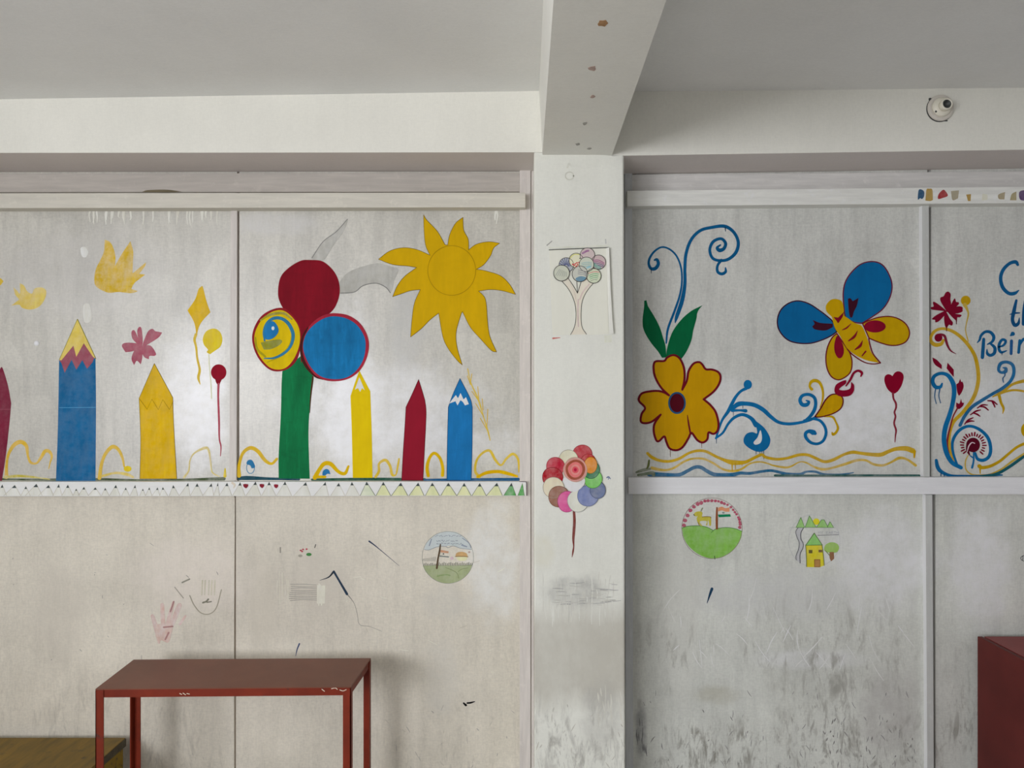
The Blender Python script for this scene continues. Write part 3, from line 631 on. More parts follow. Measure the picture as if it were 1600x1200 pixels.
for i, (x, y, r, c_, h) in enumerate(balls):
    ly = 5+i; c_ = tuple(int(a_*.6+b_*.4) for a_, b_ in zip(c_, (180, 182, 166)))
    f.fill('balloon', circ(x, y, r, r, 28), c_, ly, raw=True, new=True, vary=.06); key = f.parts[-1]
    def hat(part, ptslist, w, col):
        for q_ in ptslist: f.stroke(part, q_, w, col, ly+1)
    if h == 'd':
        for j in range(9):
            t = -2.9+j*.36; f.stroke('hatching', [(x+18*math.cos(t), y+20*math.sin(t)+14), (x+r*.92*math.cos(t), y+r*.92*math.sin(t))], 7, (84, 92, 130), ly+1)
    if h == 's':
        for dx, dy in ((-10,35),(8,25),(15,45),(-20,50),(30,22),(0,60),(-35,40)): f.fill('dots', circ(x+dx, y+dy, 9, 8, 8), (196, 60, 70), ly+1, raw=True)
        f.fill('dots', circ(x+38, y-22, 6, 6, 8), (50, 46, 46), ly+1, raw=True)
        f.stroke('hatching', [(x-60,y-30),(x-20,y-62),(x+30,y-62)], 8, (226, 214, 120), ly+1)
    if h == 'm': f.stroke('hatching', [(x-50,y-20),(x-10,y-42),(x+10,y-45)], 20, (150, 96, 138), ly+1, thin=.3)
    if h == 't':
        for j in range(4): f.stroke('hatching', [(x-55+j*8,y-20+j*14),(x,y-22+j*18),(x+58-j*2,y+8+j*14)], 7, (150, 88, 128) if j < 2 else (90, 90, 124), ly+1)
        f.stroke('shading', [(x-48,y+25),(x-10,y+50),(x+12,y+60)], 34, (96, 150, 134), ly+1, thin=.3)
    if h == 'g':
        for j in range(5): f.stroke('hatching', [(x-52+j*5,y-25+j*20),(x+5,y-42+j*20),(x+56-j*5,y-38+j*20)], 6, ((206,120,120),(110,160,120),(96,160,110),(120,170,130),(150,160,140))[j], ly+1)
    if h == 'b':
        for j in range(3): f.stroke('hatching', [(x-50,y-12+j*18),(x,y-22+j*20),(x+52,y-20+j*16)], 6, (140, 178, 178), ly+1)
        f.stroke('shading', [(x+5,y+35),(x+40,y+25)], 18, (130, 190, 200), ly+1, thin=.3)
    if h == 'u':
        f.fill('shading', [(x-45,y+48),(x+5,y+25),(x+62,y+38),(x+40,y+70),(x,y+78),(x-30,y+70)], (96, 136, 156), ly+1, thin=.2)
        for j in range(3): f.stroke('hatching', [(x-20,y-40+j*20),(x+30,y-30+j*18),(x+66,y-6+j*14)], 5, (128, 128, 136), ly+1)
    if h == 'h':
        for j in range(6): f.stroke('hatching', [(x-62+j*22,y+26+j*2),(x-20+j*14,y-40+j*6)], 5, (150, 154, 146), ly+1)
    f.outline('balloon_outline', circ(x, y, r, r, 28), 5, INK, ly+2, new=True)
f.stroke('tape_strip', [(187,204),(400,194),(808,180)], 9, (96, 98, 88), 5, raw=True)
f.stroke('tape_strip', [(190,182),(808,160)], 12, (196, 198, 184), 1, raw=True, new=True)
f.fill('tape_corner', [(760,1095,S),(838,1090,S),(838,1165,S),(765,1170,S)], (190, 192, 178), 1, thin=.3)
f.stroke('red_smudge', [(228,1125,18),(300,1118,6)], 12, (190, 92, 80), 1, thin=.2).done()
# small peeled marks where tape was
f = Fig('tape_residue', 'grey scraps of old tape above the paper drawing on the pillar', 'tape mark', L_, Y=YC, k=k)
f.stroke('scrap', [(165,155,12),(215,112,10)], 10, (150, 150, 140), thin=.3).stroke('scrap', [(775,95,14),(778,135,10)], 10, (158, 158, 150), thin=.3).done()
f = Fig('wall_stain', 'grey ring-shaped stain near the top of the pillar', 'stain', (740, 200, 4.7059), Y=YC, k=k)
f.outline('ring', circ(705, 352, 30, 28, 18), 9, (180, 180, 172), 0, thin=.3).stroke('smear', [(690,290),(700,262),(715,275)], 14, (192, 192, 184), thin=.3).done()

f = Fig('painted_flower', 'painted lollipop flower of many coloured overlapping circles on the pillar', 'flower painting', Mz, Y=YC, k=k, base=0)
f.stroke('stem', [(400,700,22),(405,800,26),(400,900,26),(395,975,22),(398,1040,12),(392,1090,16),(383,1142,5)], 22, (118, 50, 42), 0, thin=.12)
circles = [((480,178),(90,88),(176,26,42)),((535,262),(76,86),(178,30,38)),((350,228),(90,90),(206,194,168)),((228,290),(86,84),(180,38,58)),((200,392),(96,92),(162,30,40)),
           ((208,490),(98,98),(200,184,162)),((260,575),(98,100),(138,86,60)),((335,622),(88,98),(206,84,142)),((438,614),(98,104),(192,192,182)),((530,568),(98,98),(112,124,166)),((622,512),(72,80),(88,102,136)),
           ((578,410),(84,86),(104,186,72)),((560,322),(78,84),(20,112,66)),((556,280),(60,76),(216,132,26))]
for i, (c_, r_, col) in enumerate(circles):
    ci = circ(c_[0], c_[1], r_[0], r_[1], 32, .015)
    f.fill('petal_circle', ci, col, 1+i, raw=True, new=True, thin=.2, vary=.15)
    f.outline('petal_outline', ci, 4, tuple(int(v*.75) for v in col), 1.5+i, new=True)
f.fill('white_middle', [(330,390),(480,390),(500,450),(440,515),(380,525),(320,470),(295,420)], (204, 208, 210), 16)
for r_, col, ly in (((113,115),(186,150,134),17),((104,106),(200,140,130),18),((92,95),(150,74,50),19),((68,72),(214,112,108),20),((46,48),(224,134,126),21),((30,32),(206,84,92),22),((14,16),(176,24,60),23)):
    f.fill('centre_ring', circ(412, 322, r_[0], r_[1], 30, .03), col, ly, raw=True, new=True, thin=.06)
f.done()
f = Fig('ink_mark', 'small blue smudge on the pillar right of the lollipop flower', 'ink mark', Mz, Y=YC, k=k)
f.stroke('blot', [(708,398,10),(725,392,16),(742,408,8)], 12, (110, 124, 150), thin=.2).stroke('blot', [(730,395,8),(722,415,6)], 6, (110, 124, 150)).done()

# ================================================================== RIGHT BOARDS
k = KR
f = Fig('painted_flower', 'large orange-yellow painted flower with green leaves and blue curling shoots', 'flower painting', Fz, k=k)
DB = (26, 94, 140)
f.stroke('shoot', [(305,1080,12),(318,970,18),(368,835,18),(410,710,16),(427,600,14),(420,490,14),(385,400,14),(330,347,14),(270,331,14),(215,362,16),(178,412,18),(168,460,20),(186,498,24),(220,497,28),(243,462,26),(232,428,22),(213,432,14)], 16, DB, 0)
f.stroke('shoot', [(375,920,8),(388,870,28),(428,750,32),(450,620,26),(450,500,24),(460,380,24),(500,272,24),(570,202,24),(660,177,24),(760,168,26),(830,212,24),(867,290,24),(850,370,26),(790,425,24),(720,436,22),(665,415,22),(645,350,22),(672,288,24),(732,265,22),(768,300,24),(755,342,26),(722,356,30),(702,336,22),(728,314,12)], 24, DB, 1, new=True)
f.stroke('shoot_tail', [(735,432,22),(706,475,20),(706,522,22),(738,540,24),(768,524,22),(768,492,10)], 20, DB, 0)
f.stroke('paint_drip', [(188,500,8),(188,535,4)], 6, (30, 66, 92), 0).stroke('paint_drip', [(765,175,8),(768,206,5)], 6, (30, 66, 92), 2)
f.fill('leaf', [(133,750,S),(150,746,S),(160,790,S),(215,880),(255,960),(280,1040),(298,1100),(306,1192,S),(272,1195,S),(240,1145),(180,1070),(130,980),(120,900),(132,800)], (20, 100, 62), 2)
f.fill('leaf', [(588,785,S),(560,818),(545,850),(540,890),(515,980),(500,1060),(460,1150),(415,1215,S),(305,1215,S),(310,1130),(350,1000),(420,900),(500,830)], (22, 104, 64), 3, new=True)
fo = [(225,185),(300,178),(325,150),(375,130),(425,155),(460,230),(466,320),(448,412,S),(485,340),(500,260),(540,200),(585,187),(612,208),(640,245),(690,248),(740,268),(760,310),(745,370),(700,430),(622,490,S),(680,540),(722,600),(743,690),(732,750),(700,772),(662,760),(652,815),(615,842),(570,822),(528,765),(512,775,S),(495,812),(450,880),(400,905),(345,890),(318,835),(302,792),(262,828),(238,826),(217,760),(222,690),(272,615,S),(200,672),(140,685),(110,668),(117,610),(145,560),(100,510),(95,480),(120,442),(180,426),(250,422),(300,435),(340,458,S),(280,400),(237,330),(216,260)]
f.fill('petals', fo, (204, 154, 14), 4, cv=G, vary=.08).outline('petal_outline', fo, 17, OUT, 5, cv=G)
f.stroke('petal_outline', [(490,620,6),(500,690,14),(515,772,14)], 14, OUT, 5, cv=G)
f.fill('centre', circ(405, 520, 58, 76, 30), (84, 24, 34), 7, raw=True, cv=G).fill('centre_rim', circ(405, 520, 72, 90, 30), (44, 84, 120), 6, raw=True, cv=G)
f.stroke('paint_drip', [(350,905,5),(352,960,3)], 4, (120, 70, 40), 0, cv=G).stroke('paint_drip', [(608,845,5),(608,885,3)], 4, (120, 70, 40), 0, cv=G).done()

# blue scroll with the bud
SB = (28, 112, 166)
f = Fig('painted_scroll', 'blue painted scroll branching from the orange-yellow flower to the bud', 'scroll painting', G, k=k, base=1)
f.stroke('branch', [(726,802,16),(752,715,18),(780,650,20),(822,590,28),(852,530,28),(885,470,24),(925,425,22),(972,400,26)], 20, SB, 0).fill('tip_ball', circ(983, 370, 34, 38, 20), SB, 0, raw=True)
f.stroke('branch', [(850,575,26),(900,532,38),(960,525,34),(1040,538,34),(1110,577,34),(1170,632,30),(1230,675,26),(1300,690,25),(1380,685,24),(1480,662,22),(1560,625,22)], 30, SB, 1, new=True)
f.stroke('curl', [(395,550,22),(435,515,28),(470,460,30),(482,400,28),(468,348,28),(420,322,28),(365,332,28),(342,372,30),(362,412,34),(402,414,34),(422,388,22),(398,376,12)], 26, SB, 2, cv=I)
f.stroke('curl', [(380,555,22),(450,540,22),(520,556,24),(563,610,24),(574,670,24),(550,733,24),(500,762,24),(440,752,26),(397,710,28),(392,670,28),(422,650,32),(462,662,46),(476,670,30)], 22, SB, 3, cv=I, new=True)
f.stroke('finger', [(855,582,24),(920,580,18),(965,584,30)], 20, SB, 2)
f.stroke('branch', [(722,808,16),(780,762,18),(822,692,20),(872,640,24),(940,615,26),(1010,645,30),(1050,700,40)], 20, SB, 0, new=True)
f.fill('teardrop', [(1005,640),(1080,690),(1130,740),(1165,810),(1155,870),(1115,910),(1060,917),(1000,892),(955,852),(950,810),(975,770),(1020,757),(1058,768),(1052,715),(1030,675)], SB, 1).fill('teardrop_hole', [(1085,742),(1098,800),(1085,845),(1045,860),(1030,840),(1062,800)], (196, 196, 196), 2)
for x in (1050, 1080, 1097, 1112): f.stroke('paint_drip', [(x,910,5),(x+1,925+random.random()*35+(30 if x > 1100 else 0),3)], 4, (30, 74, 104), 0)
f.stroke('paint_drip', [(865,590,5),(866,628,3)], 4, (30, 74, 104), 0).stroke('paint_drip', [(728,815,5),(728,850,3)], 4, (30, 74, 104), 0).stroke('paint_drip', [(943,545,5),(943,565,3)], 4, (30, 74, 104), 0).done()
f = Fig('painted_bud', 'yellow painted bud with a curling dark red bloom below the butterfly', 'flower painting', I, k=k, base=5)
bp = [(475,520,S),(530,440),(570,370),(620,325),(680,322),(718,350),(723,400),(700,450),(640,490),(560,515),(508,524)]
f.stroke('tendril', [(520,440,6),(543,370,14),(545,290,18),(520,222,24),(480,198,30),(442,210,26),(428,248,18),(446,276,26)], 18, (204, 166, 26), 0).stroke('tendril', [(560,518,14),(630,522,18),(662,570,14),(680,620,18),(664,660,20),(637,680,22),(628,662,10)], 14, (204, 166, 26), 0, new=True)
f.fill('bud', bp, (206, 160, 18), 1).outline('bud_outline', bp, 10, OUT, 2)
f.fill('bloom', [(650,290),(665,235),(720,202),(752,193,S),(748,225),(702,260),(690,280),(740,285),(790,268),(800,212,S),(822,240),(820,290),(790,330),(730,342),(675,330)], (142, 24, 50), 3)
f.stroke('filament', [(752,246,10),(790,190,18),(820,132,18),(860,110,20),(893,130,20),(884,162,8)], 16, (142, 24, 50), 3).done()

# butterfly
f = Fig('painted_butterfly', 'painted butterfly with two blue and two yellow wings', 'butterfly painting', H, k=k)
wings = [('upper_wing', [(605,615),(560,570),(480,510),(400,460),(310,437),(230,457),(165,512),(135,590),(142,670),(187,740),(250,783),(340,800),(430,796),(520,768),(590,735),(640,700,S)], (26, 106, 160), (66, 30, 50)),
         ('upper_wing', [(718,580),(700,480),(695,370),(712,280),(760,200),(840,127),(930,102),(1010,118),(1063,172),(1103,260),(1110,340),(1083,430),(1030,508),(950,568),(855,628,S),(790,620)], (26, 108, 162), (110, 40, 62)),
         ('lower_wing', [(860,630,S),(920,602),(1000,577),(1090,570),(1170,592),(1233,640),(1260,710),(1235,778),(1170,812),(1090,815),(1000,790),(915,755,S)], (204, 164, 22), (122, 36, 44)),
         ('lower_wing', [(640,715,S),(600,752),(562,830),(547,920),(557,1010),(592,1080),(650,1110),(710,1088),(758,1040),(770,960),(755,890),(733,850,S)], (204, 164, 22), (122, 30, 44))]
for nm, p, c_, oc in wings:
    f.fill(nm, p, c_, 0, new=True, vary=.1); f.outline('wing_outline', p, 10, oc, 1, new=True)
f.fill('wing_spot', circ(965, 655, 92, 52, 26), (140, 26, 48), 2, raw=True, new=True).fill('wing_spot', [(645,735),(688,800),(700,870),(682,918),(650,922),(622,870),(620,800)], (140, 26, 48), 2, new=True)
f.fill('wing_spot', [(435,600,S),(500,625),(605,632,S),(605,662,S),(540,690),(455,680),(430,655,S),(450,632)], (70, 30, 44), 2, new=True).fill('wing_spot', [(735,420,S),(755,415),(775,440,S),(825,412,S),(810,480),(785,530),(772,575),(752,572),(740,500)], (70, 30, 44), 2, new=True)
f.fill('body', [(625,420),(680,440),(697,500),(702,560),(735,585),(790,625),(850,650),(885,720),(910,790),(930,870),(1000,965,S),(900,945),(820,910),(760,870),(720,830),(670,740),(630,680),(608,620),(598,575),(555,530),(548,480),(580,435)], (208, 166, 22), 3, vary=.08)
f.stroke('body_outline', [(730,850),(780,900),(870,958),(950,975),(1012,966)], 9, (122, 36, 44), 4).stroke('body_outline', [(1012,966),(950,890),(925,820),(912,760)], 9, (122, 36, 44), 4)
f.fill('mouth', [(610,575,S),(650,580,S),(698,533,S),(690,570),(668,605),(650,626),(632,602)], (134, 30, 44), 4)
for p in ([(685,685,6),(722,668,14),(760,632,4)], [(740,778,10),(788,742,22),(816,692,4)], [(795,852,10),(838,820,24),(858,776,5)], [(855,905,10),(885,868,14)]): f.stroke('body_stripe', p, 14, (138, 34, 44), 4, new=True)
f.done()
f = Fig('painted_heart', 'dark red painted heart balloon on a wavy string', 'heart painting', I, k=k)
f.fill('heart', [(1168,158,S),(1190,127),(1220,115),(1255,130),(1268,170),(1250,240),(1215,295),(1175,320,S),(1125,275),(1098,210),(1100,162),(1125,142),(1150,146)], (142, 20, 46), vary=.08)
f.stroke('string', [(1172,312,20),(1178,360,16),(1198,400,18),(1200,440,16),(1186,480,16),(1195,520,16),(1183,580,16),(1200,640,16),(1195,690,12),(1190,748,6)], 16, (142, 34, 54), 0, thin=.06).done()

# waves along the sill
def g2i(pts): return [((G[0]+x/G[2]-I[0])*I[2], (G[1]+y/G[2]-I[1])*I[2], w_*I[2]/G[2]) for x, y, w_ in pts]
f = Fig('painted_wave', 'upper yellow painted wave below the flower and the heart', 'wave painting', I, k=k, base=2, group='painted waves')
f.stroke('wave', g2i([(165,930,22),(200,962,26),(260,988,24),(340,996,22),(420,975,22),(500,930,20),(570,910,22),(640,915,22),(720,955,22),(790,985,26),(860,1005,40),(960,1003,28),(1030,970,24),(1095,942,24)])+[(30,880,26),(90,895,26),(150,900,24),(230,890,24),(330,862,26),(410,862,26),(480,890,26),(560,922,26),(640,905,28),(730,860,24),(810,838,30),(880,846,28),(960,856,32),(1060,860,36),(1130,832,32),(1200,808,34),(1290,805,44),(1350,825,46)], 26, (208, 168, 30), thin=.06)
f.stroke('wave_end', [(1365,830,24),(1362,885,12)], 20, (208, 164, 24))
f.stroke('paint_drip', g2i([(855,1010,12),(856,1075,6)]), 6, (200, 160, 40)).stroke('paint_drip', g2i([(880,1010,8),(882,1060,4)]), 6, (200, 160, 40)).stroke('paint_drip', g2i([(935,1005,6),(936,1030,3)]), 6, (200, 160, 40)).done()
f = Fig('painted_wave', 'lower yellow painted wave just above the right sill', 'wave painting', I, k=k, group='painted waves')
f.stroke('wave', g2i([(200,1050,26),(300,1068,20),(380,1050,18),(460,1000,18),(530,975,16),(620,975,18),(700,1010,18),(780,1060,18),(860,1075,20),(930,1060,18),(1000,1015,14),(1080,1000,14),(1150,1015,12)])+[(100,955,14),(200,973,20),(260,965,16),(340,925,10),(400,932,14),(460,965,18),(540,990,24),(620,980,20),(740,945,24),(850,910,24),(930,910,20),(1000,945,22),(1080,955,22),(1150,930,18),(1230,890,26),(1300,903,20),(1375,955,24)], 20, (208, 172, 48), thin=.25).done()
f = Fig('painted_wave', 'blue painted wave and teal line along the right sill', 'wave painting', I, k=k, group='painted waves')
f.stroke('wave', g2i([(180,1100,40),(300,1106,34),(420,1106,30),(490,1075,28),(550,1045,28),(600,1045,30),(650,1075,30),(720,1105,32),(850,1107,34),(920,1092,26),(1000,1094,24),(1100,1078,22),(1180,1072,22),(1280,1095,24)])+[(230,1032,26),(340,1036,28),(400,1012,18),(480,1012,20),(560,1036,22),(700,1040,22),(820,1020,8)], 18, (36, 106, 146), thin=.15)
f.stroke('sill_line', [(120,1046,22),(420,1048,22),(760,1048,26),(1100,1048,26),(1405,1048,24)], 22, (52, 98, 92), 1, thin=.2)
f.stroke('green_smear', g2i([(75,1085,16),(130,1068,26),(185,1058,20)]), 20, (112, 122, 92), 1, thin=.35).stroke('green_smear', g2i([(178,988,14),(172,1030,18),(160,1055,10)]), 14, (104, 112, 66), 3).stroke('green_smear', g2i([(90,1108,20),(200,1090,28),(215,1105,30)]), 20, (96, 116, 78), 1, thin=.35).done()

# rightmost board
f = Fig('painted_flower', 'dark red many-petalled painted flower at the upper left of the rightmost board', 'flower painting', J, k=k, base=2)
RD = (132, 24, 48)
for p in ([(312,610),(255,520),(248,475),(280,460),(300,425),(325,415),(348,440),(345,490),(352,540),(332,610)], [(325,610),(365,520),(390,482),(402,515),(425,518,S),(428,540),(370,592)], [(325,615),(400,565),(460,565),(466,595),(460,615),(400,632)], [(325,612),(400,635),(455,645),(440,668),(415,670),(410,705),(395,695),(345,645)], [(300,612),(340,680),(370,720),(360,750),(332,742),(308,775),(290,735),(285,660)], [(310,600),(220,640),(172,675),(170,690),(195,695),(200,718),(235,705),(290,645)], [(312,612),(240,550),(185,515),(175,530),(182,560),(155,570),(160,590),(200,598),(270,605)]):
    f.fill('petal', p, RD, 0, new=True, vary=.12)
f.stroke('paint_drip', [(405,690,10),(406,735,5)], 6, (90, 24, 36)).stroke('paint_drip', [(308,750,12),(308,805,5)], 6, (110, 24, 40)).done()
f = Fig('painted_vine', 'tall yellow painted vine curling at the top beside the dark red flower', 'vine painting', J, k=k)
YV = (204, 164, 30)
kj = lambda x, y, w_: ((K[0]+x/K[2]-J[0])*J[2], (K[1]+y/K[2]-J[1])*J[2], w_*J[2]/K[2])
f.stroke('stem', [(278,895,26),(255,932,34),(200,940,40),(158,910,34),(154,862,30),(190,808,30),(250,782,28),(320,788,30),(400,825,32),(480,892,34),(550,980,34),(598,1080,36),kj(538,200,32),kj(525,310,32),kj(490,400,32),kj(440,470,30),kj(390,530,30),kj(330,590,30),kj(300,660,28),kj(287,740,28),kj(297,830,26),kj(335,955,14)], 30, YV, thin=.06)
f.fill('bud', circ(498, 503, 48, 48, 22), YV, 0, raw=True).stroke('bud_stalk', [(488,545,38),(512,590,22),(524,640,16),(505,730,10),(497,800,10),(522,905,12)], 14, (206, 176, 70), thin=.1).done()
f = Fig('painted_curl', 'small dark red painted curl nested in the top of the yellow vine', 'curl painting', J, k=k, base=2)
f.fill('ball', circ(228, 870, 38, 40, 20), RD, 1, raw=True).stroke('tail', [(215,845,20),(250,838,22),(288,852,24),(305,905,24),(322,955,20),(352,1000,14),(402,1030,4)], 22, (130, 40, 60)).done()
LFG = 'loose dark red leaves left of the yellow vine'
Fig('painted_leaf', 'dark red painted leaf nearest the batten on the rightmost board', 'leaf painting', J, k=k, group=LFG).fill('leaf', [(170,1065,S),(215,1090),(262,1140,S),(262,1180,S),(205,1145),(178,1108)], RD).done()
Fig('painted_leaf', 'dark red painted leaf right of its twin, above the blue hook', 'leaf painting', K, k=k, base=2, group=LFG).fill('leaf', [(275,92,S),(327,150,S),(327,212,S),(295,175),(268,140,S)], RD).done()
Fig('painted_bud', 'dark red three-pointed painted bud without a stem', 'bud painting', K, k=k).fill('bud', [(382,228,S),(392,256,S),(400,252),(410,270,S),(412,300),(395,345),(372,375,S),(358,340),(350,275,S),(370,262,S)], RD).done()
f = Fig('painted_bud', 'dark red painted bud on a long red stem', 'bud painting', K, k=k)
f.fill('bud', [(390,400,S),(398,430),(416,432,S),(405,460),(372,486),(350,470),(350,430,S),(376,440)], RD, 1).stroke('stem', [(358,480,12),(322,550,10),(297,640,12),(278,720,14),(272,800,14),(292,885,6)], 12, (144, 50, 50), 3).done()
f = Fig('painted_vine', 'thick blue painted vine hooked at the top, along the batten', 'vine painting', K, k=k, base=4)
f.stroke('stem', [(228,268,12),(212,298,26),(172,298,32),(147,252,30),(163,205,28),(220,182,28),(280,202,32),(322,270,38),(330,350,36),(315,450,34),(290,540,36),(256,640,38),(244,740,38),(262,850,38),(312,940,36),(388,985,32)], 30, SB)
f.stroke('paint_drip', [(172,315,8),(165,380,6),(178,440,5)], 6, (50, 100, 140)).stroke('paint_drip', [(208,315,8),(200,375,6),(215,435,5)], 6, (50, 100, 140)).done()
f = Fig('painted_vine', 'blue painted loop around the dark red spiral', 'vine painting', K, k=k, base=1)
f.stroke('loop', [(362,975,18),(322,860,22),(317,770,24),(347,700,26),(400,650,26),(470,632,24),(550,662,26),(618,730,28),(642,820,28),(628,890,28),(580,922,28),(530,910,26),(512,860,16)], 24, SB).stroke('stalk', [(498,850,14),(496,930,14),(484,985,18)], 14, (40, 116, 166), 1).stroke('stalk', [(470,885,10),(490,900,12)], 14, (40, 116, 166), 1).done()
f = Fig('painted_vine', 'blue painted vine ending in a small spiral under the lettering', 'vine painting', K, k=k, base=6)
f.stroke('stem', [(380,625,24),(420,545,24),(480,470,26),(570,410,26),(660,355,24),(740,310,26),(808,250,24),(838,180,24),(828,112,24),(780,86,24),(727,98,26),(708,148,22),(728,174,20),(765,168,28),(770,140,22),(748,134,10)], 22, (36, 108, 156), thin=.04)
f.stroke('paint_drip', [(760,170,8),(762,200,6),(745,225,6),(750,260,4)], 6, (50, 100, 140)).done()
f = Fig('painted_branch', 'yellow painted twig forking at the right edge of the photo', 'branch painting', K, k=k)
f.stroke('twig', [(660,382,10),(760,325,22),(830,275,22),(927,247,28),(1010,240,24)], 20, (206, 166, 34), thin=.06).stroke('twig', [(680,372,14),(780,335,18),(850,325,18),(927,335,18),(1000,350,14)], 16, (206, 166, 34), 1, thin=.06, new=True).stroke('hook', [(712,360,26),(730,430,22),(752,480,20),(745,525,5)], 20, (206, 166, 34)).done()
Fig('painted_dot', 'yellow painted dot cut by the right edge of the photo', 'doodle', K, k=k).fill('dot', circ(945, 665, 44, 60, 24), (206, 166, 24), raw=True).done()
f = Fig('painted_fern', 'dark red painted fern of short dashes beside the blue vine', 'fern painting', K, k=k, base=3)
for p in ([(420,615,8),(450,580,14),(492,560,8)], [(440,600,10),(470,588,14),(500,590,8)], [(470,535,8),(515,505,14),(555,494,8)], [(495,520,10),(525,530,14),(550,547,8)], [(528,478,8),(570,452,14),(614,452,8)], [(555,465,10),(590,470,14),(622,496,8)], [(618,415,10),(660,420,14),(697,447,8)], [(655,425,10),(668,445,12),(678,470,8)]): f.stroke('dash', p, 14, RD, new=True)
f.done()
f = Fig('painted_spiral', 'dark red painted spiral ringed by short rays inside the blue loop', 'spiral painting', K, k=k, base=3)
f.fill('disc', circ(492, 792, 58, 62, 26), (96, 24, 42), 0, raw=True).stroke('spiral_line', [(440,850,6),(455,800,10),(480,772,8),(505,778,6)], 8, (180, 150, 156), 1).stroke('tail', [(445,800,24),(446,840,24),(462,878,8)], 20, (96, 24, 42), 0)
for i in range(20):
    t = math.radians(140+i*(262/19)); r0, r1 = 82, 106+6*math.sin(i*2.1)
    f.stroke('ray', [(492+r0*math.cos(t), 795+r0*math.sin(t)), (492+r1*math.cos(t), 795+r1*math.sin(t))], 11, RD, 0, new=True)
f.done()
f = Fig('painted_wave', 'yellow painted sweep rising to the right below the blue loop', 'wave painting', K, k=k, base=1, group='painted waves')
f.stroke('sweep', [(545,972,34),(570,985,30),(640,972,26),(720,930,24),(790,872,22),(860,815,22),(927,782,24),(1000,760,22)], 24, YV).stroke('lower_sweep', [(450,880,8),(428,930,10),(432,1000,10),(480,1042,12),(560,1048,12),(640,1040,12),(730,1000,14),(820,935,16),(927,866,16),(1000,820,16)], 14, (204, 172, 60), 0, thin=.1).stroke('paint_drip', [(552,985,16),(553,1035,8)], 8, YV, 0).done()
f = Fig('painted_wave', 'blue and teal painted sweep along the sill of the rightmost board', 'wave painting', K, k=k, base=3, group='painted waves')
f.stroke('sweep', [(178,922,24),(190,980,32),(222,1020,30),(300,1053,24),(420,1058,22),(560,1058,22),(660,1048,24),(740,1048,10)], 24, (30, 104, 154)).stroke('teal_sweep', [(560,1058,20),(680,1042,24),(790,985,24),(927,888,22),(1000,840,20)], 20, (40, 100, 110), 1)
f.stroke('paint_drip', [(218,1020,8),(218,1066,5)], 6, (30, 84, 120)).stroke('paint_drip', [(246,1035,8),(246,1066,5)], 6, (30, 84, 120)).done()
LT = (32, 100, 150)
f = Fig('painted_lettering', 'blue hand-painted letter C, first line of lettering', 'lettering', J, k=k, group='blue lettering')
f.stroke('letter', [(1012,150,26),(990,122,36),(930,138,32),(868,200,34),(843,280,34),(862,370,36),(920,430,34),(980,432,34),(1022,402,10)], 34, LT).done()
f = Fig('painted_lettering', 'blue hand-painted letters th, second line of lettering', 'lettering', J, k=k, group='blue lettering')
f.stroke('letter', [(998,502,24),(976,600,36),(960,690,34),(982,745,36),(1018,728,30),(1028,672,6)], 34, (32, 88, 136)).stroke('letter', [(935,640,8),(980,628,18),(1030,625,12)], 16, (32, 88, 136)).stroke('letter', [(1090,480,26),(1074,600,34),(1068,735,34)], 34, (32, 88, 136), new=True).stroke('letter', [(1072,690,20),(1110,635,30),(1140,670,32),(1140,740,28)], 30, (32, 88, 136), 1).done()
f = Fig('painted_lettering', 'blue hand-painted letters Bein, third line of lettering', 'lettering', J, k=k, group='blue lettering')
f.stroke('letter', [(676,885,30),(670,970,34),(663,1064,34)], 34, LT).stroke('letter', [(612,920,8),(636,890,22),(650,848,26),(692,812,28),(742,816,30),(775,860,32),(760,908,26),(712,936,12)], 28, LT).stroke('letter', [(735,922,18),(784,968,32),(780,1022,32),(742,1044,30),(712,1026,28),(708,985,10)], 28, LT)
f.stroke('letter', [(822,962,14),(870,945,22),(893,905,26),(862,888,26),(832,925,28),(826,980,28),(850,1014,26),(902,998,10)], 24, LT, new=True).stroke('letter', [(950,902,30),(946,1028,28)], 30, (48, 96, 150), new=True).stroke('letter_dot', [(940,850,12),(962,832,44)], 30, LT, 0).stroke('letter', [(1032,898,28),(1020,1016,28)], 28, LT, new=True).stroke('letter', [(1026,950,18),(1070,884,28),(1110,915,32),(1112,1012,28)], 28, LT, 1)
f.stroke('paint_drip', [(856,1010,10),(857,1040,5)], 8, (30, 70, 110)).done()

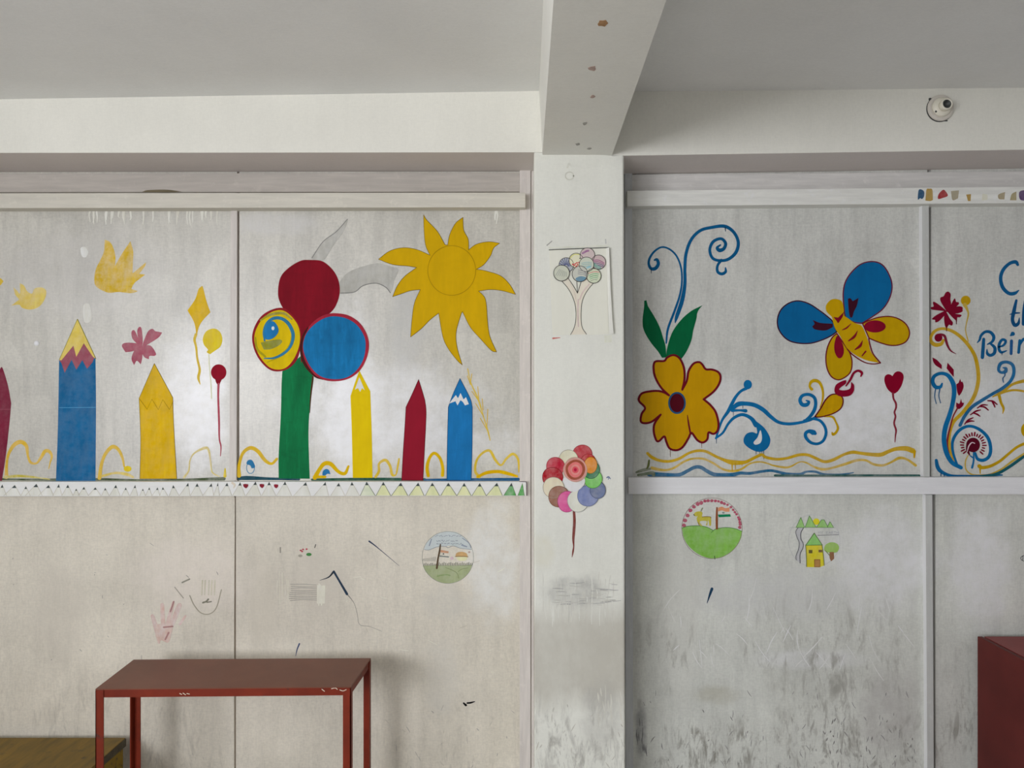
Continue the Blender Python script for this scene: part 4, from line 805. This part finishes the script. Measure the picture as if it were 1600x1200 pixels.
# ---- paint dabs on the head rail
Z8 = (1400, 130, 6)
for lab, c_, p in (('blue paint dab at the left end of the row on the rail', (46, 92, 128), [(205,1090),(210,1010),(230,995),(262,1015),(262,1060),(245,1085),(225,1078)]),
                   ('mustard paint dab between the blue and red dabs on the rail', (190, 158, 84), [(275,1100,S),(285,1000),(310,990),(340,1000),(345,1095,S),(320,1105)]),
                   ('red paint dab on the head rail', (176, 64, 66), [(395,1085),(400,1040),(440,1000),(465,1015),(485,1055),(440,1075)]),
                   ('wide pale beige paint dab right of the red one on the rail', (180, 170, 144), [(515,1012,S),(590,1005,S),(580,1080,S),(530,1095)]),
                   ('small narrow mustard paint dab on the rail', (186, 152, 78), [(658,1045,S),(702,1040,S),(698,1105,S),(675,1105,S)]),
                   ('faint greyish beige paint dab right of the small mustard one', (176, 168, 150), [(810,1035,S),(855,1045,S),(855,1090),(805,1100,S)]),
                   ('beige wedge-shaped paint dab, third from the purple one', (182, 168, 136), [(960,1045),(1022,1020,S),(1015,1090,S),(965,1085)]),
                   ('olive-beige slanted paint dab next to the purple one', (180, 168, 128), [(1068,1098,S),(1085,1040),(1128,1015,S),(1128,1098,S)]),
                   ('purple paint dab on the rail at the right edge of the photo', (110, 86, 126), [(1160,1015),(1240,1012),(1240,1090),(1165,1092)])):
    if 'third from' in lab: lab = 'beige wedge-shaped paint dab just left of the olive-beige slanted one'
    Fig('paint_dab', lab, 'paint dab', Z8, Y=YR, k=k, group='paint dabs on the head rail').fill('dab', p, c_, thin=.15).done()

# ================================================================== ROUND PENCIL DRAWINGS ON THE LOWER BOARDS
f = Fig('round_drawing', 'round drawing of a deer and striped flag on a green hill', 'drawing', Q3, k=.52)
f.fill('ground', [(60,600,S),(150,570),(280,560),(400,565),(500,590),(590,638,S),(650,610),(800,590),(950,605),(1085,655,S),(1070,760),(1000,900),(880,1020),(740,1100),(600,1120),(450,1095),(300,1020),(170,900),(90,760)], (112, 160, 66), 0, thin=.18, vary=.12)
f.outline('rim', circ(571, 605, 514, 516, 48), 7, (120, 104, 96), 1)
f.stroke('ground_edge', [(60,600),(150,572),(280,562),(400,567),(500,592),(590,640)], 9, (60, 110, 50), 2).stroke('ground_edge', [(560,675),(600,640),(650,612),(800,592),(950,607),(1085,657)], 8, (60, 110, 50), 2)
for x, y, r in ((95,555,34),(112,470,36),(155,385,34),(203,300,34),(263,238,32),(328,190,34),(388,172,34),(450,140,28),(505,135,28),(568,135,28),(630,138,26),(682,145,22),(735,165,28),(783,185,26),(836,205,22),(895,245,24),(932,290,22),(962,330,22),(990,365,22),(1020,420,22),(1038,455,24),(1045,500,24),(1052,535,26),(1045,588,28)):
    f.fill('red_dot', circ(x, y, r, r*.95, 14, .08), (150, 66, 84), 1, raw=True, new=True, thin=.12)
f.stroke('flag_pole', [(655,252,22),(652,440,36),(654,610,34)], 28, (122, 70, 44), 3).fill('flag_orange', [(676,255,S),(740,238),(800,262),(868,250,S),(870,322,S),(800,320),(740,300),(676,318,S)], (192, 124, 84), 2, thin=.12).fill('flag_green', [(672,372,S),(880,365,S),(893,405,S),(690,416,S)], (24, 112, 74), 2).fill('flag_wheel', circ(765, 340, 22, 16, 12), (120, 128, 124), 2, raw=True)
f.fill('deer', [(262,370),(300,325),(380,318),(408,345),(400,400),(450,408),(540,412),(555,480),(552,562,S),(528,560,S),(520,500),(500,470),(488,552,S),(468,552,S),(482,485),(390,478),(360,505),(410,565,S),(385,568,S),(325,500),(312,430),(330,400),(290,400)], (166, 156, 52), 3, thin=.08).stroke('antler', [(385,318),(392,280),(412,255)], 10, (120, 120, 100), 3).stroke('antler', [(395,300),(415,262)], 8, (120, 120, 100), 3).stroke('deer_outline', [(405,412),(470,405),(545,410),(552,430)], 9, (112, 84, 50), 4).stroke('deer_outline', [(260,372),(275,385)], 14, (70, 70, 60), 4)
f.stroke('deer_outline', [(330,500),(350,545),(358,555)], 8, (112, 84, 50), 4)
f.stroke('tick', [(615,1080),(622,1130)], 12, (60, 80, 60), 2).done()

f = Fig('round_drawing', 'round drawing of a yellow house with green roof, road and tree', 'drawing', Q2, k=.52)
f.outline('rim', circ(507, 600, 480, 492, 48), 6, (150, 150, 150), 0)
f.fill('sun', circ(545, 240, 62, 60, 22), (206, 180, 40), 0, raw=True, thin=.05)
for p in ([(165,350),(255,160),(325,350)], [(335,347),(415,130),(540,347)], [(548,350),(640,205),(690,205),(765,350)], [(748,350),(800,240),(868,350)]):
    f.fill('hill', p, (130, 172, 96), 1, raw=True, new=True, thin=.2); f.outline('hill_outline', [(x,y,S) for x,y in p], 8, (84, 120, 72), 2)
f.stroke('horizon', [(50,350),(900,352)], 5, (140, 150, 136), 0, raw=True)
f.fill('road', [(200,355,S),(160,430),(182,530),(225,640),(210,760),(165,880),(168,960,S),(240,1015,S),(240,850),(290,740),(297,650),(255,560),(255,450),(302,358,S)], (150, 150, 150), 1, thin=.2).stroke('road_edge', [(200,355),(160,430),(182,530),(225,640),(210,760),(165,880),(168,960)], 11, (90, 90, 92), 2).stroke('road_edge', [(302,358),(255,450),(255,560),(297,650),(290,740),(240,850),(240,1015)], 14, (84, 84, 86), 2)
f.fill('house_wall', [(345,688),(650,680),(672,850),(692,1062),(600,1097),(372,1092),(360,880)], (190, 176, 36), 1, raw=True, thin=.1).fill('roof', [(345,682),(505,455),(655,676)], (120, 172, 92), 2, raw=True, thin=.12)
f.outline('house_outline', [(345,684,S),(505,455,S),(655,678,S)], 10, (84, 108, 60), 3).stroke('house_outline', [(345,690),(358,880),(362,1085)], 10, (90, 100, 52), 3).stroke('house_outline', [(650,680),(672,850),(692,1062)], 10, (90, 100, 52), 3)
f.fill('house_window', [(400,770),(470,770),(468,832),(402,832)], (96, 88, 50), 3, raw=True, new=True).fill('house_window', [(585,768),(652,768),(655,815),(588,815)], (110, 90, 60), 3, raw=True, new=True).fill('house_door', [(508,952),(612,952),(614,1088),(510,1088)], (156, 116, 70), 3, raw=True)
f.outline('door_outline', [(508,952,S),(612,952,S),(614,1088,S),(510,1088,S)], 8, (112, 70, 50), 4)
f.fill('tree_crown', [(690,760),(715,680),(790,635),(870,630),(945,665),(970,730),(940,805),(870,825),(780,820),(720,800)], (132, 164, 78), 1, thin=.12).fill('tree_trunk', [(792,810,S),(872,810,S),(878,935,S),(822,982,S),(796,920)], (128, 92, 66), 2, thin=.05).stroke('twig', [(715,785),(800,880)], 12, (100, 110, 60), 2)
f.stroke('underline', [(570,497),(965,487)], 9, (90, 90, 94), 0, raw=True)
TX = (136, 136, 142)
def glyphs(fig, part, text, x, y, w_, h, lw, rgb, layer, gap=.35):
    G_ = {'M': [[(0,1),(0,0),(.5,.6),(1,0),(1,1)]], 'Y': [[(0,0),(.5,.5),(1,0)],[(.5,.5),(.5,1)]], 'E': [[(1,0),(0,0),(0,1),(1,1)],[(0,.5),(.8,.5)]], 'A': [[(0,1),(.5,0),(1,1)],[(.2,.6),(.8,.6)]], 'R': [[(0,1),(0,0),(.9,.1),(.9,.4),(0,.5),(1,1)]], 'T': [[(0,0),(1,0)],[(.5,0),(.5,1)]], 'H': [[(0,0),(0,1)],[(1,0),(1,1)],[(0,.5),(1,.5)]]}
    for ch in text:
        for st in G_.get(ch, []): fig.stroke(part, [(x+a*w_, y+b*h) for a, b in st], lw, rgb, layer, raw=True)
        x += w_*(1+gap)
glyphs(f, 'lettering', 'MY EARTH', 585, 425, 36, 44, 5, TX, 0)
f.done()

f = Fig('round_drawing', 'round drawing of a flag, setting sun and fence under a blue-grey sky', 'drawing', Q1, k=KL)
f.fill('sky', [(150,462,S),(250,467),(400,410),(550,402),(700,392),(840,440),(950,455),(1042,462,S),(990,340),(900,232),(760,142),(600,127),(450,152),(320,222),(200,342)], (172, 180, 184), 0, thin=.2, vary=.08)
f.fill('grass', [(128,768,S),(400,758),(700,762),(1052,750,S),(1000,880),(900,990),(760,1070),(600,1098),(440,1075),(300,995),(190,890)], (158, 168, 126), 0, thin=.2, vary=.1)
f.outline('rim', circ(597, 612, 482, 487, 48), 6, (136, 140, 132), 1)
for y, x0, x1 in ((205,360,820),(300,385,800),(352,385,830)):
    x = x0
    while x < x1:
        l = random.uniform(30, 80)
        f.stroke('scribbled_writing', [(x+i*l/5, y+random.uniform(-16, 16)) for i in range(6)], 6, (118, 126, 138), 1); x += l+18
f.stroke('scribbled_writing', [(290,270),(250,390)], 18, (126, 136, 150), 1, thin=.2).stroke('scribbled_writing', [(870,250),(990,340),(1030,430)], 14, (126, 136, 150), 1, thin=.2).stroke('scribbled_writing', [(860,380),(950,410)], 26, (136, 146, 160), 1, thin=.2)
f.stroke('cloud_edge', [(155,465),(250,468),(400,412),(550,402),(600,430),(700,395),(840,440),(1040,462)], 8, (136, 142, 146), 1)
for i in range(30):
    x = 150+i*31; h = 30+20*math.sin(i*1.7)
    f.stroke('fence', [(x,760),(x+6,735-h*.6+(12 if x < 400 else 0))], 13, (112, 114, 100), 1)
for i in range(9): f.stroke('fence', [(130+i*28,680),(138+i*29,640-i*5)], 7, (132, 132, 122), 1)
f.stroke('flag_pole', [(458,370,22),(440,500,30),(412,640,30),(390,812,36)], 28, (94, 78, 60), 3).fill('flag_orange', [(462,470,S),(610,498,S),(606,532,S),(460,515,S)], (192, 142, 108), 2, thin=.1).stroke('flag_green', [(450,585),(610,602)], 20, (120, 126, 120), 2).fill('flag_wheel', circ(515, 545, 14, 12, 10), (70, 70, 70), 2, raw=True)
f.fill('sun', [(740,590,S),(760,530),(850,505),(940,530),(970,590,S),(855,600)], (196, 160, 110), 1).fill('sun_lower', [(760,605,S),(968,600,S),(940,660),(850,675),(780,655)], (204, 198, 150), 1, thin=.2).stroke('sun_edge', [(740,595),(855,588),(975,600)], 12, (142, 118, 78), 2)
f.fill('pink_dab', circ(672, 628, 32, 30, 12), (188, 160, 172), 1, thin=.3, raw=True).fill('pink_dab', circ(998, 512, 22, 18, 10), (176, 150, 138), 1, thin=.2, raw=True)
f.stroke('hill_line', [(550,800),(680,850),(770,910),(800,1000)], 8, (124, 136, 96), 1).stroke('hill_line', [(790,880),(860,830),(980,810)], 8, (124, 136, 96), 1).stroke('hill_line', [(400,960),(560,935),(640,950)], 26, (134, 156, 100), 1, thin=.2).done()
f = Fig('pencil_doodle', 'thin pencil loop at the right edge below the sill', 'doodle', (1380, 700, 5.4545), k=KR)
f.outline('loop', circ(1218, 940, 46, 26, 20), 5, (84, 86, 90), 0).stroke('loop_line', [(1190,920),(1188,960)], 5, (84, 86, 90), 0).done()

# ---- handprint and other marks
HZ = (0, 760, 3.81)
f = Fig('handprint', 'faded red handprint above the table, left of the board joint', 'handprint', HZ)
HC = (186, 158, 151)
for p in ([(908,772,22),(926,832,26),(946,930,14)], [(966,705,22),(970,800,26),(976,880,20)], [(1032,690,14),(1010,770,24),(985,880,24)], [(1068,708,28),(1042,775,30),(1008,860,26)], [(1104,772,12),(1072,818,18)]):
    f.stroke('finger', p, 22, HC, 0, new=True, thin=.6)
f.fill('palm', [(925,830),(980,822),(1026,832),(1018,890),(1000,930),(960,915),(942,935)], (190, 164, 156), 1, thin=.6).stroke('crease', [(975,838),(1028,833)], 9, (168, 128, 124), 2).stroke('crease', [(985,910),(1005,870)], 10, (172, 130, 126), 2).stroke('crease', [(1035,685),(1015,745)], 7, (164, 124, 122), 2).done()
f = Fig('pencil_doodle', 'grey-olive pencil scribble of a cup right of the red handprint', 'doodle', HZ)
f.stroke('cup_outline', [(1130,650),(1155,705),(1195,752),(1245,760),(1288,722),(1318,615)], 6, (160, 154, 136)).stroke('cup_outline', [(1040,600),(1092,665)], 5, (166, 160, 146)).stroke('dash', [(1085,572),(1128,552)], 9, (140, 138, 124))
for x in (1205, 1222, 1245, 1262, 1280): f.stroke('hatching', [(x,560),(x-4,645)], 8, (178, 172, 150), thin=.3)
f.stroke('dash', [(1208,692),(1228,685),(1240,672)], 10, (122, 120, 104)).stroke('dash', [(1232,690),(1258,686)], 7, (122, 120, 104)).done()
f = Fig('pen_stroke', 'dark bent pen stroke with a long thin tail above the table', 'pen mark', O)
f.stroke('stroke', [(375,455,2),(440,432,9),(478,390,15)], 10, (52, 58, 66)).stroke('stroke', [(478,390,15),(520,462,14),(575,556,18)], 14, (48, 62, 78), 1, new=True).stroke('tail', [(575,556,8),(625,620,3),(650,700,2.5),(668,780,2.5),(740,795,2),(830,830,1.5)], 3, (128, 124, 116)).done()
Fig('pen_stroke', 'navy diagonal pen stroke left of the round flag drawing', 'pen mark', O).stroke('stroke', [(738,168,12),(775,195,8),(830,240,5),(960,350,1.5)], 8, (62, 72, 92)).done()
Fig('pen_stroke', 'short blue pen stroke below the round deer drawing', 'pen mark', (960, 840, 2.5), k=KR).stroke('stroke', [(381,200,11),(372,225,8),(362,256,2)], 8, (44, 74, 100)).done()
Fig('pen_stroke', 'short navy pen stroke just above the table top', 'pen mark', (130, 1000, 3.404)).stroke('stroke', [(1150,20,8),(1138,50,6),(1130,85,2)], 6, (70, 82, 112)).done()
f = Fig('pen_stroke', 'pair of black dashes low on the board right of the table', 'pen mark', (560, 840, 3.334))
f.stroke('dash', [(548,862,8),(560,873,12)], 10, (28, 28, 28)).stroke('dash', [(567,862,8),(585,860,9),(606,854,4)], 8, (28, 28, 28), new=True).done()
f = Fig('paint_spots', 'tiny red and green paint spots on the board above the table', 'paint spots', O)
f.fill('green_spot', circ(295, 265, 20, 12, 12), (74, 130, 74), 0, raw=True)
for x, y in ((235,235),(252,228),(245,243),(278,226)): f.fill('red_spot', circ(x, y, 8, 6, 8), (176, 72, 84), 0, raw=True, new=True)
f.fill('grey_spot', circ(232, 275, 16, 10, 10), (156, 152, 138), 0, raw=True).stroke('grey_tick', [(345,192),(338,215)], 6, (90, 88, 82)).stroke('grey_tick', [(85,215),(85,250)], 10, (150, 146, 134)).done()
f = Fig('pencil_doodle', 'grey pencil hatching rubbed with white below the paint spots', 'doodle', O)
for j in range(9): f.stroke('hatching', [(150+random.uniform(0,15), 485+j*15), (250, 482+j*15+random.uniform(-6,6)), (345+random.uniform(0,35), 490+j*14)], 5, (158, 153, 142), 0, thin=.2)
for j in range(5): f.stroke('white_rub', [(60+j*22+random.uniform(-8,8), 400+random.uniform(-10,60)), (62+j*20, 590+random.uniform(-60,60))], 7, (197, 192, 181), 0, thin=.1)
for j in range(6): f.stroke('white_rub', [(360+j*10, 490+random.uniform(-10,10)), (358+j*10, 640+random.uniform(-20,5))], 10, (199, 194, 183), 0, thin=.1)
f.done()

# ---- uncountable scuffs: thin marks scattered over the lower boards and pillar
def scuffs(wall, rects, k, Y):
    f = Fig('scuff', '', '', (0, 0, 1), Y=Y, k=k, base=-0.6)
    for (x0, y0, x1, y1, n, lmin, lmax, wmin, wmax, amin, amax, cols) in rects:
        for _ in range(n):
            x, y = random.uniform(x0, x1), y0+(y1-y0)*random.random()**.7
            a = math.radians(random.uniform(amin, amax)); l = random.uniform(lmin, lmax)
            c_ = random.choice(cols); b_ = random.uniform(-.06, .06)*l
            f.stroke('marks', [(x, y, .6), (x+l*.5*math.cos(a)-b_*math.sin(a), y+l*.5*math.sin(a)+b_*math.cos(a), random.uniform(wmin, wmax)), (x+l*math.cos(a), y+l*math.sin(a), .6)], 1, c_, 0, n=3, new=False)
    for p in f.parts: link('scuff', p['bm'], paint(p['m'][0], k, .2), wall)
scuffs(W_mid, [(590, 1100, 800, 1200, 22, 3, 11, .8, 1.8, 40, 130, [(160,155,144),(170,165,154)]), (410, 840, 800, 1060, 22, 4, 18, .7, 1.3, 0, 180, [(178,172,160),(198,193,182)])], KL, YP)
scuffs(W_left, [(20, 820, 350, 1040, 14, 2, 7, .7, 1.4, 0, 180, [(158,153,142),(146,141,131)])], KL, YP)
scuffs(W_pil, [(840, 1090, 972, 1195, 26, 4, 14, .7, 1.8, 50, 140, [(172,170,162),(162,160,152)]), (845, 885, 968, 955, 60, 8, 40, .8, 1.6, 86, 95, [(192,192,186),(178,177,171)]), (862, 910, 958, 945, 44, 6, 24, .7, 1.4, -4, 4, [(152,151,146),(164,163,157)]), (930, 1060, 972, 1110, 14, 12, 34, 1.5, 3, 80, 96, [(188,187,180)])], KC, YC)
scuffs(W_right, [(1000, 1070, 1435, 1198, 60, 3, 12, .8, 2.0, 50, 130, [(142,141,135),(152,151,146)]), (1280, 1120, 1430, 1198, 30, 3, 10, .8, 2.4, 50, 130, [(124,123,117),(140,138,132)]), (1040, 890, 1420, 1040, 40, 10, 44, .8, 1.6, 40, 150, [(176,176,173),(170,170,167)]), (992, 1115, 1010, 1165, 12, 8, 24, 1, 2.6, 84, 96, [(122,122,120)])], KR, YP)
# runs and blobs of white paint on the left board
f = Fig('whitewash_run', '', '', (0, 0, 1), Y=YP, k=KL)
for i in range(30):
    x = random.uniform(110, 345) if i < 28 else random.uniform(774, 778)
    f.stroke('run', [(x, 331, 3), (x+random.uniform(-1, 1), 336+random.uniform(0, 5), 2.2), (x+random.uniform(-1, 1), 338+random.uniform(2, 14), 1)], 2, (202, 199, 191), 0)
for p in f.parts: link('whitewash_run', p['bm'], paint(p['m'][0], KL), W_up)
f = Fig('whitewash_patch', '', '', (0, 0, 1), Y=YP, k=KL)
f.fill('p', [(126,388),(133,386),(138,394),(134,402),(128,400)], (204, 202, 196)).fill('p', [(130,478),(140,476),(143,500),(132,503)], (200, 198, 192), thin=.0)
for p in f.parts: link('whitewash_patch', p['bm'], paint(p['m'][0], KL), W_up)
f = Fig('split_edge', '', '', (0, 0, 1), Y=YP-.012, k=KL)
f.fill('p', [(222,300,'c'),(232,297),(262,296.5),(284,299.5,'c'),(262,300.5)], (112, 104, 84))
for p in f.parts: link('split_edge', p['bm'], paint(p['m'][0], KL), W_board)

# ================================================================== FURNITURE AND FITTINGS
def lathe(bm, prof, cx, cz, y0, seg=36):
    """profile of (radius, distance out from the wall) turned about the y axis"""
    rings = []
    for r, d in prof:
        rings.append([bm.verts.new((cx+r*math.cos(i/seg*math.tau), y0-d, cz+r*math.sin(i/seg*math.tau))) for i in range(seg)])
    for a_, b_ in zip(rings, rings[1:]):
        for i in range(seg): bm.faces.new((a_[i], a_[(i+1) % seg], b_[(i+1) % seg], b_[i]))
    bm.faces.new(rings[-1]); bm.faces.new(rings[0])
bx_, bz_ = W(1468.5, 169.5, YC)
root = empty('bulb_holder', (bx_, YC, bz_), 'white round bulb holder without a bulb, on the band at upper right', 'light fitting')
M_cer = plain('white_ceramic', (182, 178, 164), 0.55, 0.05, 0.4, 0.4)
M_dark = plain('dark_socket', (44, 46, 44), 0.5, 0.2, 0.4, 0.5)
M_ring = plain('grey_plastic', (166, 161, 152), 0.55, 0.05, 0.5)
bm = bmesh.new(); lathe(bm, [(.046, 0), (.047, .004), (.046, .009), (.041, .011), (.010, .011)], 0, 0, 0); link('mounting_block', bm, M_ring, root, smooth=False)
bm = bmesh.new(); lathe(bm, [(.034, .010), (.034, .016), (.030, .021), (.021, .025), (.012, .0255)], 0, 0, 0); link('rose_cover', bm, M_cer, root, smooth=True)
bm = bmesh.new(); lathe(bm, [(.021, .018), (.0195, .040), (.0195, .046), (.0160, .0465), (.0155, .030), (.002, .029)], .002, .000, 0); sock = link('socket_barrel', bm, M_cer, root, smooth=True)
bm = bmesh.new(); lathe(bm, [(.0150, .030), (.0150, .043), (.0115, .043), (.0110, .034), (.001, .033)], .002, .000, 0); link('socket_lining', bm, M_dark, sock, smooth=True)
bm = bmesh.new(); lathe(bm, [(.0035, .018), (.0035, .0215), (.001, .0216)], -.024, -.018, 0, 12); link('fixing_screw', bm, M_dark, root)
bm = bmesh.new(); box(bm, -.0405, -.0345, -.006, 0.0, .029, .036); link('cable_clip', bm, M_dark, root)
bm = bmesh.new(); box(bm, .016, .026, -.004, 0.0, -.0465, -.0435); link('cable_clip', bm, M_dark, root)
bm = bmesh.new(); lathe(bm, [(.0475, 0), (.0475, .0015), (.02, .0016)], -.0016, -.0018, 0); link('rim_gap', bm, M_dark, root)  # dark ring added to draw the shaded gap around the mounting block
# wall screw
px_, pz_ = W(57.5, 536.5)
bm = bmesh.new(); lathe(bm, [(.010, 0), (.010, .002), (.006, .004), (.001, .0045)], 0, 0, 0, 16)
tag(link('wall_plug', bm, plain('white_plug', (214, 212, 208), KL), None, (px_, YP, pz_)), 'tiny white round plug in the board left of the blue wide pencil', 'wall plug')

# --- red-brown steel table
M_rust = plain('red_oxide_paint', (118, 40, 20), 0.92, 0.22, 0.5, 0.2, 9, worn=((60, 46, 40), 30, 0.63, 0.8))
M_top = plain('brown_table_top', (106, 66, 50), 0.70, 0.14, 0.42, 0.25, 5, worn=((120, 90, 74), 40, 0.68, 0.5))
TZ = 0.640
fl, fr, bk_r, bk_l = (-1.428, 2.552), (-.582, 2.572), (-.572, 2.858), (-1.448, 2.842)
root = empty('steel_table', (-1.0, 2.70, 0), 'narrow red-brown steel table against the wall', 'table')
def rel(x, y, z): return (x+1.0, y-2.70, z)
bm = bmesh.new()
c4 = [fl, fr, bk_r, bk_l]
v = hexa(bm, [rel(*fl, TZ-.004), rel(*fr, TZ-.004), rel(*fr, TZ), rel(*fl, TZ), rel(*bk_l, TZ-.004), rel(*bk_r, TZ-.004), rel(*bk_r, TZ), rel(*bk_l, TZ)])
bmesh.ops.bevel(bm, geom=list({e for u in v for e in u.link_edges}), offset=.0012, segments=2, affect='EDGES')
link('tabletop', bm, M_top, root)
def bar_between(bm, p, q, z0, z1, th, inset):
    d = (Vector(q)-Vector(p)).normalized(); nrm = Vector((-d.y, d.x))
    a_, b_ = Vector(p)+nrm*inset, Vector(q)+nrm*inset
    hexa(bm, [rel(*a_, z0), rel(*b_, z0), rel(*b_, z1), rel(*a_, z1), rel(*(a_+nrm*th), z0), rel(*(b_+nrm*th), z0), rel(*(b_+nrm*th), z1), rel(*(a_+nrm*th), z1)])
for p, q in zip(c4, c4[1:]+c4[:1]):
    bm = bmesh.new(); bar_between(bm, p, q, TZ-.030, TZ-.0045, .004, .003); bar_between(bm, p, q, TZ-.0085, TZ-.0045, .024, .0035)
    link('apron_rail', bm, M_rust, root)
for i, (p, sx_, sy_) in enumerate(((fl, 1, 1), (fr, -1, 1), (bk_r, -1, -1), (bk_l, 1, -1))):
    bm = bmesh.new(); s_, t_ = .027, .004
    x0, y0 = p[0]+1.0+sx_*.0005, p[1]-2.70+sy_*.0005
    box(bm, min(x0, x0+sx_*s_), max(x0, x0+sx_*s_), min(y0, y0+sy_*t_), max(y0, y0+sy_*t_), 0, TZ-.005, .0006)
    box(bm, min(x0, x0+sx_*t_), max(x0, x0+sx_*t_), min(y0, y0+sy_*s_), max(y0, y0+sy_*s_), 0, TZ-.005, .0006)
    link('leg', bm, M_rust, root)

for Y_, pts in ((2.5605, [[(281,1083.5),(284,1085)], [(286,1083),(290,1085.5)], [(292,1083.5),(296,1084.5)]]), (2.5725, [[(503,1077),(507,1080)], [(518,1076),(524,1075),(527,1077)], [(531,1078),(536,1079.5),(541,1077.5)]])):
    f = Fig('paint_scratch', '', '', (0, 0, 1), Y=Y_, k=KL)
    for p in pts: f.stroke('paint_scratch', p, 1.1, (196, 184, 170), 0)
    for p in f.parts:
        for v in p['bm'].verts: v.co -= Vector((-1.0, 2.70, 0))
        link('paint_scratch', p['bm'], paint(p['m'][0], KL), root)

# --- low yellow wooden bench
n = Nd('yellow_worn_wood', 0.55, 0.3)
c = alb((134, 104, 34), 1.0)
g = n.noise(22, 5, 0.65, n.mapped((1.2, .25, 1), (0, 0, .7)))
colr = n.mix(n.rng(g, .3, .7), mul(c, 1.15), alb((104, 84, 34), 1.0))
colr = n.mix(n.rng(n.noise(8, 4, .6), .62, .7, 0, .8), colr, alb((64, 58, 44), 1.0))
M_bench = n.out(colr)
M_bside = plain('yellow_bench_side', (140, 112, 26), .9, .2, .55, .3, 10, worn=((60, 56, 46), 16, .56, .8))
M_bedge = plain('worn_bench_edge', (84, 76, 58), .9, .3, .6, .3, 30)
BZ = .300
root = empty('low_bench', (-2.2, 2.75, 0), 'low yellow wooden bench behind the table legs', 'bench')
xr_ = (197-CX)/F*2.96
bm = bmesh.new()
hexa(bm, [(-2.9+2.2, -.33, BZ-.028), (xr_+2.2+.01, -.33, BZ-.028), (xr_+2.2+.01, -.33, BZ), (-2.9+2.2, -.33, BZ), (-2.9+2.2, .205, BZ-.028), (xr_+2.2, .205, BZ-.028), (xr_+2.2, .205, BZ), (-2.9+2.2, .205, BZ)])
link('seat_board', bm, M_bench, root)
bm = bmesh.new(); box(bm, xr_+2.2-.002, xr_+2.2+.004, -.33, .203, BZ-.030, BZ-.002); link('worn_edge', bm, M_bedge, root)
bm = bmesh.new(); box(bm, xr_+2.2-.03, xr_+2.2-.004, -.31, .195, 0, BZ-.029); link('end_panel', bm, M_bside, root)
bm = bmesh.new(); box(bm, -2.88+2.2, -2.85+2.2, -.31, .195, 0, BZ-.029); link('end_panel', bm, M_bside, root)
bm = bmesh.new(); box(bm, -2.85+2.2, xr_+2.2-.031, -.29, -.265, .16, BZ-.029); link('front_rail', bm, M_bside, root)

# --- maroon cabinet
n = Nd('maroon_paint', .5, .12)
c = alb((78, 31, 28), .62)
M_mar = n.out(n.mix(n.rng(n.noise(5, 4, .6), .3, .7), mul(c, .85), mul(c, 1.2)))
M_mtop = plain('maroon_top', (128, 62, 60), .72, .1, .5, .2)
M_slot = plain('slot_shadow_gap', (40, 18, 18), .45, .1)
cxl = (1527-CX)/F*2.955; CZ = sz(994, 2.955)
root = empty('maroon_cabinet', (cxl, 2.955, 0), 'dark maroon painted cabinet at the lower right corner', 'cabinet')
bm = bmesh.new(); box(bm, .019, .85, -.62, 0, 0.06, CZ-.022, .002); link('carcass', bm, M_mar, root)
bm = bmesh.new(); box(bm, .027, .85, -.63, 0, CZ-.020, CZ-.001, .0015); link('lid', bm, M_mtop, root)
bm = bmesh.new(); box(bm, .0, .018, -.63, -.0005, 0, CZ, .0025); link('side_panel', bm, M_mar, root)
for x0, x1 in ((.04, .44), (.446, .85)):
    bm = bmesh.new(); box(bm, x0, x1, -.64, -.621, .08, CZ-.03, .002); d_ = link('door', bm, M_mar, root)
    bm = bmesh.new(); box(bm, (x1-.05) if x0 < .1 else x0+.03, (x1-.03) if x0 < .1 else x0+.05, -.655, -.641, .32, .42, .003); link('handle', bm, M_dark, d_)
bm = bmesh.new(); box(bm, .03, .82, -.58, -.03, 0, .06); link('plinth', bm, M_mar, root)
